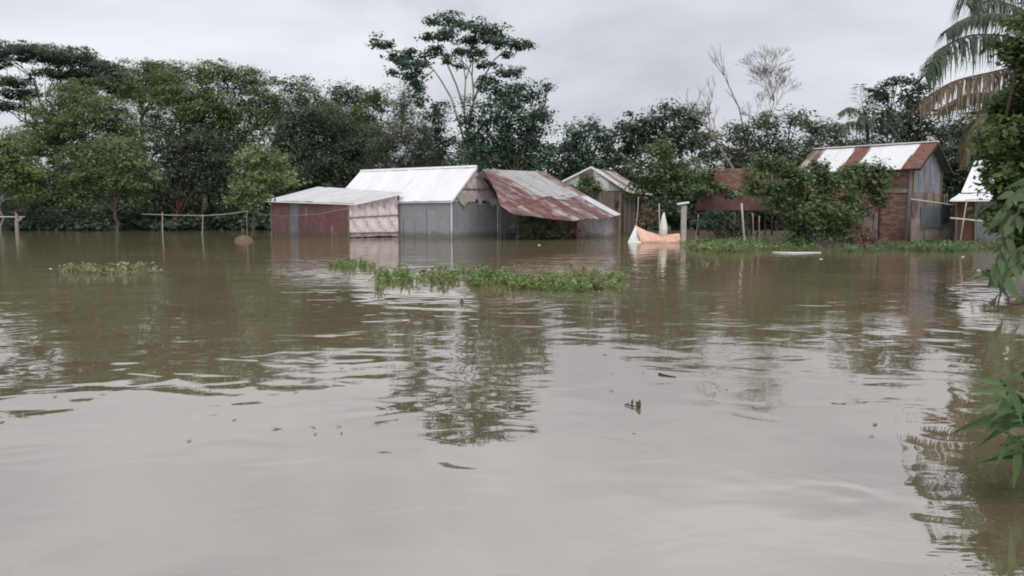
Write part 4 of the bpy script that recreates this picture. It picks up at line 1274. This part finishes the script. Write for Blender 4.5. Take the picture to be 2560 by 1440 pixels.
# ------------------------------------------------------------------ small things in the water at left
pole('bamboo_rail', 'long sagging bamboo rail tied between stakes in front of the left trees', 'rail', [P(355, 535, 52), P(430, 538, 50.5), P(510, 539, 48), P(570, 535, 45), P(618, 528, 42)], .026, .022, 'bamboo')
upright('stake', 'stake under the left part of the sagging bamboo rail', 406, 531, 51, .035, 'bamboo')
upright('stake', 'leaning stake under the middle of the sagging bamboo rail', 502, 536, 48.5, .03, 'bamboo', 5)
upright('stake', 'stake at the right end of the sagging bamboo rail above the brown mound', 618, 525, 41.8, .02, 'bamboo', -1)
pole('bamboo_rail', 'short horizontal pole at the left photo edge on the white stump', 'rail', [P(-60, 542, 58), P(20, 542, 58), P(62, 542, 58.3)], .035, .03, 'bamboo_pale')
def stump():
    D = 57.5
    b = P(42, 560, D)
    t = thing('white_stump', (b.x, D, 0), 'broken whitish post stump standing in water at the far left', 'post')
    m = MB(); m.tube([Vector((b.x, D, -.6)), Vector((b.x, D, .55)), P(42, 541, D), P(38, 531, D)], [.13, .13, .10, .04], 8)
    m.build('shaft', MT['bark_pale'], t)
    m = MB(); m.tube([P(46, 552, D - .1), P(54, 545, D - .1), P(58, 541, D - .1)], [.10, .08, .03], 6); m.build('broken_side', MT['bark_pale'], t)
stump()
def mound():
    b = G(609, 602)
    m = MB(); n = 16; rg = 5
    rr = random.Random(4)
    for j in range(rg + 1):
        a = j / rg * math.pi / 2
        for i in range(n):
            q = 2 * math.pi * i / n
            r = .44 * math.cos(a) * (1 + .08 * rr.uniform(-1, 1))
            m.v.append(Vector((b.x + r * math.cos(q), b.y + r * .8 * math.sin(q), -.05 + .30 * math.sin(a) * (1 + .06 * rr.uniform(-1, 1)))))
    for j in range(rg):
        for i in range(n):
            m.f.append((j * n + i, j * n + (i + 1) % n, (j + 1) * n + (i + 1) % n, (j + 1) * n + i))
    tag(m.build('earth_mound', MT['mound'], None, True), 'small rounded brown mound poking out of the water beside the bright tree', 'mound')
MT['mound'] = plain('mound', (.11, .075, .058), (.19, .13, .10), 9, .95, bump=.03)
mound()
pole('wire', 'thin slack wire from the stake to the corner of the red shed', 'wire', [P(620, 530, 41.6), P(700, 540, 41.4), P(790, 536, 41.2), P(874, 520, 41.0)], .008, .008, 'wire', n=4)

# ------------------------------------------------------------------ floating water hyacinth
def hyacinth(label, region, n, size, mat, seed, tall=.2, dens_fn=None, blade=.35):
    """region(px, py) polygons in photo pixels on the water; a mat of round leaves on stalks plus upright blades"""
    g = np.random.default_rng(seed)
    pts = []
    x0, x1, y0, y1 = region
    V = []; F = []; Rn = []
    cent = []
    ncl = max(6, n // 9)
    while len(cent) < ncl:
        px = g.uniform(x0, x1); py = g.uniform(y0, y1)
        u = (px - x0) / (x1 - x0) * 2 - 1; v = (py - y0) / (y1 - y0) * 2 - 1
        if dens_fn is not None:
            if g.random() > dens_fn(u, v): continue
        elif u * u + v * v > 1: continue
        cent.append(G(px, py))
    for c in cent:
        s0 = size * g.uniform(.7, 1.3)
        k = int(g.integers(6, 12))
        shade = g.random()
        for i in range(k):
            a = g.uniform(0, 2 * math.pi); lean = g.uniform(.1, .9)
            h = tall * g.uniform(.25, 1.0)
            base = np.array((c.x + g.normal() * s0 * .4, c.y + g.normal() * s0 * .4, 0.0))
            d = np.array((math.cos(a) * lean, math.sin(a) * lean, 1.0)); d /= np.linalg.norm(d)
            tip = base + d * h
            sd = np.array((-math.sin(a), math.cos(a), 0))
            b = len(V)
            if g.random() < blade:     # narrow blade
                w = s0 * .16
                mid = base + d * h * .6 + np.array((0, 0, .01))
                end = base + d * h * 1.25 + np.array((math.cos(a), math.sin(a), -.3)) * h * .35
                V += [base - sd * w * .5, base + sd * w * .5, mid + sd * w, mid - sd * w, end]
                F += [(b, b + 1, b + 2, b + 3), (b + 3, b + 2, b + 4)]
                Rn += [np.clip(shade * .5 + g.random() * .5, 0, 1)] * 2
            else:                      # stalk + rounded blade
                w = s0 * g.uniform(.4, .7); ln = s0 * g.uniform(.7, 1.1)
                out = np.array((math.cos(a), math.sin(a), g.uniform(-.2, .9))); out /= np.linalg.norm(out)
                up = np.cross(sd, out)
                V += [base - sd * .008, base + sd * .008, tip, tip + out * ln * .3 + sd * w * .5 + up * .01, tip + out * ln * .75 + sd * w * .42, tip + out * ln, tip + out * ln * .75 - sd * w * .42, tip + out * ln * .3 - sd * w * .5 + up * .01]
                F += [(b, b + 1, b + 2), (b + 2, b + 3, b + 4, b + 5), (b + 2, b + 5, b + 6, b + 7)]
                r_ = np.clip(shade * .5 + g.random() * .5, 0, 1)
                Rn += [r_] * 3
    me = bpy.data.meshes.new('water_hyacinth')
    me.from_pydata([tuple(map(float, v)) for v in V], [], F)
    at = me.attributes.new('rnd', 'FLOAT', 'FACE'); at.data.foreach_set('value', np.asarray(Rn, np.float32))
    me.update()
    return tag(link('water_hyacinth', me, MT[mat]), label, 'water plants', kind='stuff')
def main_mat(u, v):
    # band that runs from upper left to lower right
    mid = -.45 + .62 * (u + 1) / 2 + .10 * math.sin(u * 5)
    w = .34 + .20 * (u + 1) / 2
    gap = .12 if math.sin(u * 23 + 1.3) * math.sin(v * 5 + u * 9) > .35 else 1.0
    w *= .75 + .35 * math.sin(u * 11 + .5) ** 2
    if abs(u) > .96: return .3
    return gap if abs(v - mid) < w else (.12 if v < mid else .0)
hyacinth('long green mat of floating water hyacinth in the middle of the water', (940, 1560, 672, 748), 4300, .082, 'lf_hyac', 171, .12, main_mat, .22)
hyacinth('small tuft of green water plants left of the long hyacinth mat', (825, 935, 656, 674), 420, .08, 'lf_hyac', 172, .17, None, .5)
hyacinth('pale sparse raft of water hyacinth with curled leaves at left', (150, 412, 668, 690), 300, .11, 'lf_hyacpale', 173, .16, None, .05)
hyacinth('green hyacinth fringe along the bank below the brick ruin', (1705, 1965, 602, 634), 2300, .14, 'lf_hyac', 174, .22, None, .3)
hyacinth('hyacinth and weeds along the bank below the yard screen', (2215, 2500, 608, 632), 1900, .13, 'lf_bush', 175, .24, None, .4)
hyacinth('thin line of weeds at the water edge under the big bush', (1960, 2230, 618, 634), 700, .11, 'lf_bush', 176, .16, None, .4)
hyacinth('few scattered leaves drifting off the bank below the brick ruin', (1700, 1815, 655, 668), 60, .08, 'lf_hyacpale', 177, .06, None, .2)

hyacinth('loose hyacinth leaves drifting around the long green mat', (900, 1640, 655, 765), 170, .07, 'lf_hyac', 178, .07, None, .3)
def drift():
    g = np.random.default_rng(190)
    px = np.concatenate((g.uniform(-60, 2600, 170), g.uniform(-60, 420, 60), g.uniform(1250, 2500, 90)))
    py = np.concatenate((600 + 500 * g.random(170) ** 2.2, g.uniform(580, 800, 60), g.uniform(605, 690, 90)))
    pos = np.array([tuple(G(a, b, .006)) for a, b in zip(px, py)])
    n = len(pos)
    nn = np.tile((0, 0, 1.0), (n, 1)) + g.normal(size=(n, 3)) * .12
    dd = g.normal(size=(n, 3)); dd[:, 2] *= .1
    ln = g.uniform(.02, .07, n)
    me = leaves_mesh('floating_debris', pos, nn, dd, ln, ln * .45, g.random(n), .03)
    tag(link('floating_debris', me, MT['lf_dead']), 'small fallen leaves and scraps drifting on the brown water', 'debris', kind='stuff')
drift()

# drifting bits
def float_leafy():
    b = G(1592, 1018)
    t = thing('floating_sprig', (b.x, b.y, 0), 'single dark green sprig floating alone in the near open water', 'sprig')
    m = MB(); m.tube([G(1562, 1011, .006), G(1580, 1014, .010), G(1600, 1018, .008)], [.004, .005, .003], 5); m.build('stem', MT['wood_dark'], t)
    for (px, py, z, w, h, rot) in ((1594, 1020, .0, .030, .055, .3), (1601, 1017, .0, .034, .045, -.7), (1580, 1013, .0, .016, .04, .1), (1567, 1011, .0, .014, .018, 1.2)):
        c = G(px, py)
        q = MB(); n = 6
        for k in range(n + 1):
            s = k / n; ww = w * .5 * math.sin(math.pi * min(1, s * .92 + .08))
            x = math.sin(rot) * h * s; zz = math.cos(rot) * h * s
            q.v += [c + Vector((x - ww * math.cos(rot), .012 * s, zz + ww * math.sin(rot) * .5)), c + Vector((x, .012 * s - .006, zz)), c + Vector((x + ww * math.cos(rot), .012 * s, zz - ww * math.sin(rot) * .5))]
        for k in range(n):
            a = 3 * k
            q.f += [(a, a + 1, a + 4, a + 3), (a + 1, a + 2, a + 5, a + 4)]
        q.build('leaf', MT['lf_near'], t, True)
float_leafy()
pole('floating_stick', 'short dark stick floating beyond the lone sprig', 'stick', [G(1648, 935, .004), G(1660, 938, .004), G(1690, 943, .002)], .012, .004, 'wood_dark')
pole('floating_pole', 'white pole floating along the bank in front of the big bush', 'pole', [G(1932, 631, .0), G(1985, 632, .012), G(2052, 631.5, .0)], .028, .02, 'white_paint')
for px, py, sz, lb in ((2053, 648, .05, 'white scrap of litter floating below the white pole'), (2447, 676, .05, 'white litter floating left of the leafy branch over the water'),
                       (2407, 642, .05, 'pale scrap of litter among weeds below the hut'), (1347, 613, .07, 'pale bits of debris floating in front of the rusty house'),
                       (126, 672, .04, 'white scrap floating left of the pale hyacinth raft')):
    c = G(px, py); rr = random.Random(px)
    m = MB(); n = 7
    m.v.append(c + UP * sz * .35)
    for i in range(n):
        a = 2 * math.pi * i / n; r = sz * rr.uniform(.6, 1.1)
        m.v.append(c + Vector((r * math.cos(a), r * math.sin(a) * .8, sz * rr.uniform(.0, .2))))
    for i in range(n):
        m.f.append((0, 1 + i, 1 + (i + 1) % n))
    for i in range(n):
        m.v.append(m.v[1 + i] * 1.0 - UP * .05)
    for i in range(n):
        m.f.append((1 + i, 1 + n + i, 1 + n + (i + 1) % n, 1 + (i + 1) % n))
    tag(m.build('litter_scrap', MT['white_cloth'], None, True), lb, 'litter', 'litter adrift on the flood')

# ------------------------------------------------------------------ big near tree on the right with a leafy branch over the water
def leaf_shape(name, ln, wd, curl=.25, n=6, fold=.18):
    """one broad leaf: base at origin, blade along +X, normal +Z"""
    m = MB()
    for k in range(n + 1):
        s = k / n
        w = wd * .5 * math.sin(math.pi * (s ** .75)) + (.002 if k in (0, n) else 0)
        z = -curl * ln * s * s
        m.v += [Vector((ln * s, -w, z + w * fold * 2)), Vector((ln * s, 0, z)), Vector((ln * s, w, z + w * fold * 2))]
    for k in range(n):
        a = 3 * k
        m.f += [(a, a + 3, a + 4, a + 1), (a + 1, a + 4, a + 5, a + 2)]
    me = m.mesh(name, True)
    at = me.attributes.new('rnd', 'FLOAT', 'FACE')
    rv = random.Random(name).random()
    at.data.foreach_set('value', [rv] * len(me.polygons))
    return me
def orient(pos, d, up, s=1.0):
    x = d.normalized(); y = up.cross(x)
    if y.length < 1e-3: y = Vector((0, 1, 0))
    y.normalize(); z = x.cross(y)
    m = Matrix((x, y, z)).transposed().to_4x4()
    return Matrix.Translation(pos) @ m @ Matrix.Scale(s, 4)
def near_tree():
    D = 11.6
    b = G(2625, 770)
    t = thing('broadleaf_tree', (b.x, b.y, 0), 'near tree filling the right photo edge with dense dark leaves over the water', 'tree')
    m = MB(); q = [Vector((b.x, b.y, -.4)), P(2600, 740, D), P(2605, 600, D + .2), P(2620, 400, D + .3), P(2640, 200, D + .3), P(2650, 60, D + .4)]
    m.tube(q, [.20, .16, .15, .13, .10, .05], 9)
    m.tube([P(2590, 768, D - .1), P(2550, 752, D - .4), P(2530, 760, D - .7)], [.06, .045, .02], 6)
    for i, (x, y) in enumerate(((2500, 420), (2520, 300), (2470, 380), (2540, 180), (2520, 520), (2700, 300), (2720, 480))):
        m.tube(bend(q[2 + i % 3], P(x, y, D - .3 + .3 * (i % 3)), 4, .1, i), [.06, .05, .04, .03, .015], 6)
    m.build('trunk', MT['bark'], t, True)
    k = M_PX(D)
    rr = random.Random(8)
    bl = []
    for (x, y, rx, ry) in ((2545, 130, 35, 45), (2560, 230, 30, 45), (2505, 330, 42, 40), (2545, 330, 60, 60), (2465, 345, 26, 22), (2505, 410, 36, 45), (2550, 430, 60, 60), (2505, 475, 34, 32),
                           (2545, 520, 40, 40), (2520, 560, 36, 30), (2560, 600, 36, 34), (2500, 280, 32, 28), (2490, 530, 26, 22), (2530, 260, 34, 34), (2640, 150, 80, 80), (2640, 300, 90, 90), (2650, 450, 90, 80), (2720, 250, 80, 100), (2720, 420, 90, 90), (2600, 60, 60, 50), (2620, 580, 60, 60), (2700, 80, 80, 80)):
        bl.append((tuple(P(x, y, D + rr.uniform(-.5, .7))), rx * k, rx * k * 1.2, ry * k))
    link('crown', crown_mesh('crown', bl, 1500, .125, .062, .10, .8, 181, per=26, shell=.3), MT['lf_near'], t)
    # branch with big single leaves hanging over the water
    shapes = [leaf_shape('leaf%d' % i, .26 + .02 * i, .10 + .015 * (i * 3 % 5), .05 + .11 * i, 6, .10 + .05 * (i % 3)) for i in range(7)]
    for s in shapes: s.materials.append(MT['lf_bush'])
    Db = 10.2
    for bi, (path, n) in enumerate(((((2640, 470), (2570, 500), (2525, 560), (2505, 630), (2490, 665)), 34), (((2640, 560), (2580, 600), (2545, 640), (2500, 680), (2470, 690)), 26), (((2640, 440), (2580, 455), (2520, 500), (2500, 540)), 20), (((2640, 600), (2580, 640), (2540, 665), (2480, 690)), 24))):
        pts = [P(x, y, Db + .25 * bi - .06 * i) for i, (x, y) in enumerate(path)]
        mb = MB(); mb.tube(pts, taper(.028, .006, len(pts)), 6)
        br = mb.build('branch', MT['bark'], t, True)
        for i in range(n):
            u = i / n * (len(pts) - 1); a = int(u)
            p = pts[a].lerp(pts[a + 1], u - a)
            ax = (pts[a + 1] - pts[a]).normalized()
            sd = Vector((rr.uniform(-1, 1), rr.uniform(-1, .6), rr.uniform(-.9, .35)))
            d = (ax * .6 + sd).normalized()
            link('leaf', shapes[rr.randrange(7)], None, br, orient(p, d, (UP * .7 + Vector((rr.uniform(-.6, .6), rr.uniform(-1, .2), 0))).normalized(), rr.uniform(.4, 1.05)))
near_tree()
tree('water_weed', 'leafy weed tuft at the water edge below the hanging branch', 13.2, 2520,
     [(2500, 668, 30, 16), (2540, 660, 30, 22), (2470, 680, 16, 8)], 'lf_hyac', dens=1000, ln=.15, wd=.04, clump=.07, r=.01, seed=185, cat='weed', per=16, droop=.1, fork=.1)

# ------------------------------------------------------------------ near plant at the right edge
def near_plant():
    b = G(2660, 1290); 
    t = thing('leafy_plant', (b.x, b.y, 0), 'near plant with long pointed green leaves at the lower right edge', 'plant')
    shapes = [leaf_shape('plant_leaf%d' % i, .24 + .02 * (i % 3), .034 + .005 * i, .06 + .12 * i, 7, .2) for i in range(6)]
    for s in shapes: s.materials.append(MT['lf_plant'])
    D = 3.4
    rr = random.Random(21)
    stems = [[(2680, 1290), (2610, 1120), (2530, 1000)], [(2690, 1280), (2600, 1040), (2500, 950)], [(2670, 1290), (2600, 1160), (2535, 1090)], [(2700, 1270), (2600, 1010), (2555, 930)],
             [(2700, 1290), (2620, 1080), (2545, 1040)]]
    for i, st in enumerate(stems):
        pts = [P(x, y, D + .1 * i - .15) for x, y in st]
        pts[0].z = -.1
        mb = MB(); mb.tube(pts, taper(.012, .005, len(pts)), 6); s_ = mb.build('stem', MT['lf_bush'], t, True)
        for j in range(15):
            u = .9 + 1.1 * j / 14; a = min(int(u), 1)
            p = pts[a].lerp(pts[a + 1], u - a)
            ang = j * 2.4 + i
            d = Vector((math.cos(ang) * .8 - .2, math.sin(ang) * .8 - .2, rr.uniform(-.35, .4)))
            link('leaf', shapes[rr.randrange(6)], None, s_, orient(p, d, (UP + Vector((0, -.5, 0))).normalized(), rr.uniform(.4, .9)))
    for (x, y, dx, dz, s) in ((2548, 1085, -.12, -1.0, .9), (2530, 1090, -.5, -.8, .55), (2540, 1030, -.8, -.45, .7), (2510, 960, -.9, .2, .55), (2530, 950, -.4, .8, .45), (2500, 1000, -.9, -.35, .5), (2535, 980, -1, .05, .75)):
        link('leaf', shapes[1], None, t, orient(P(x, y, D - .1), Vector((dx, -.2, dz)), Vector((-.3, -1, .3)), s))
near_plant()
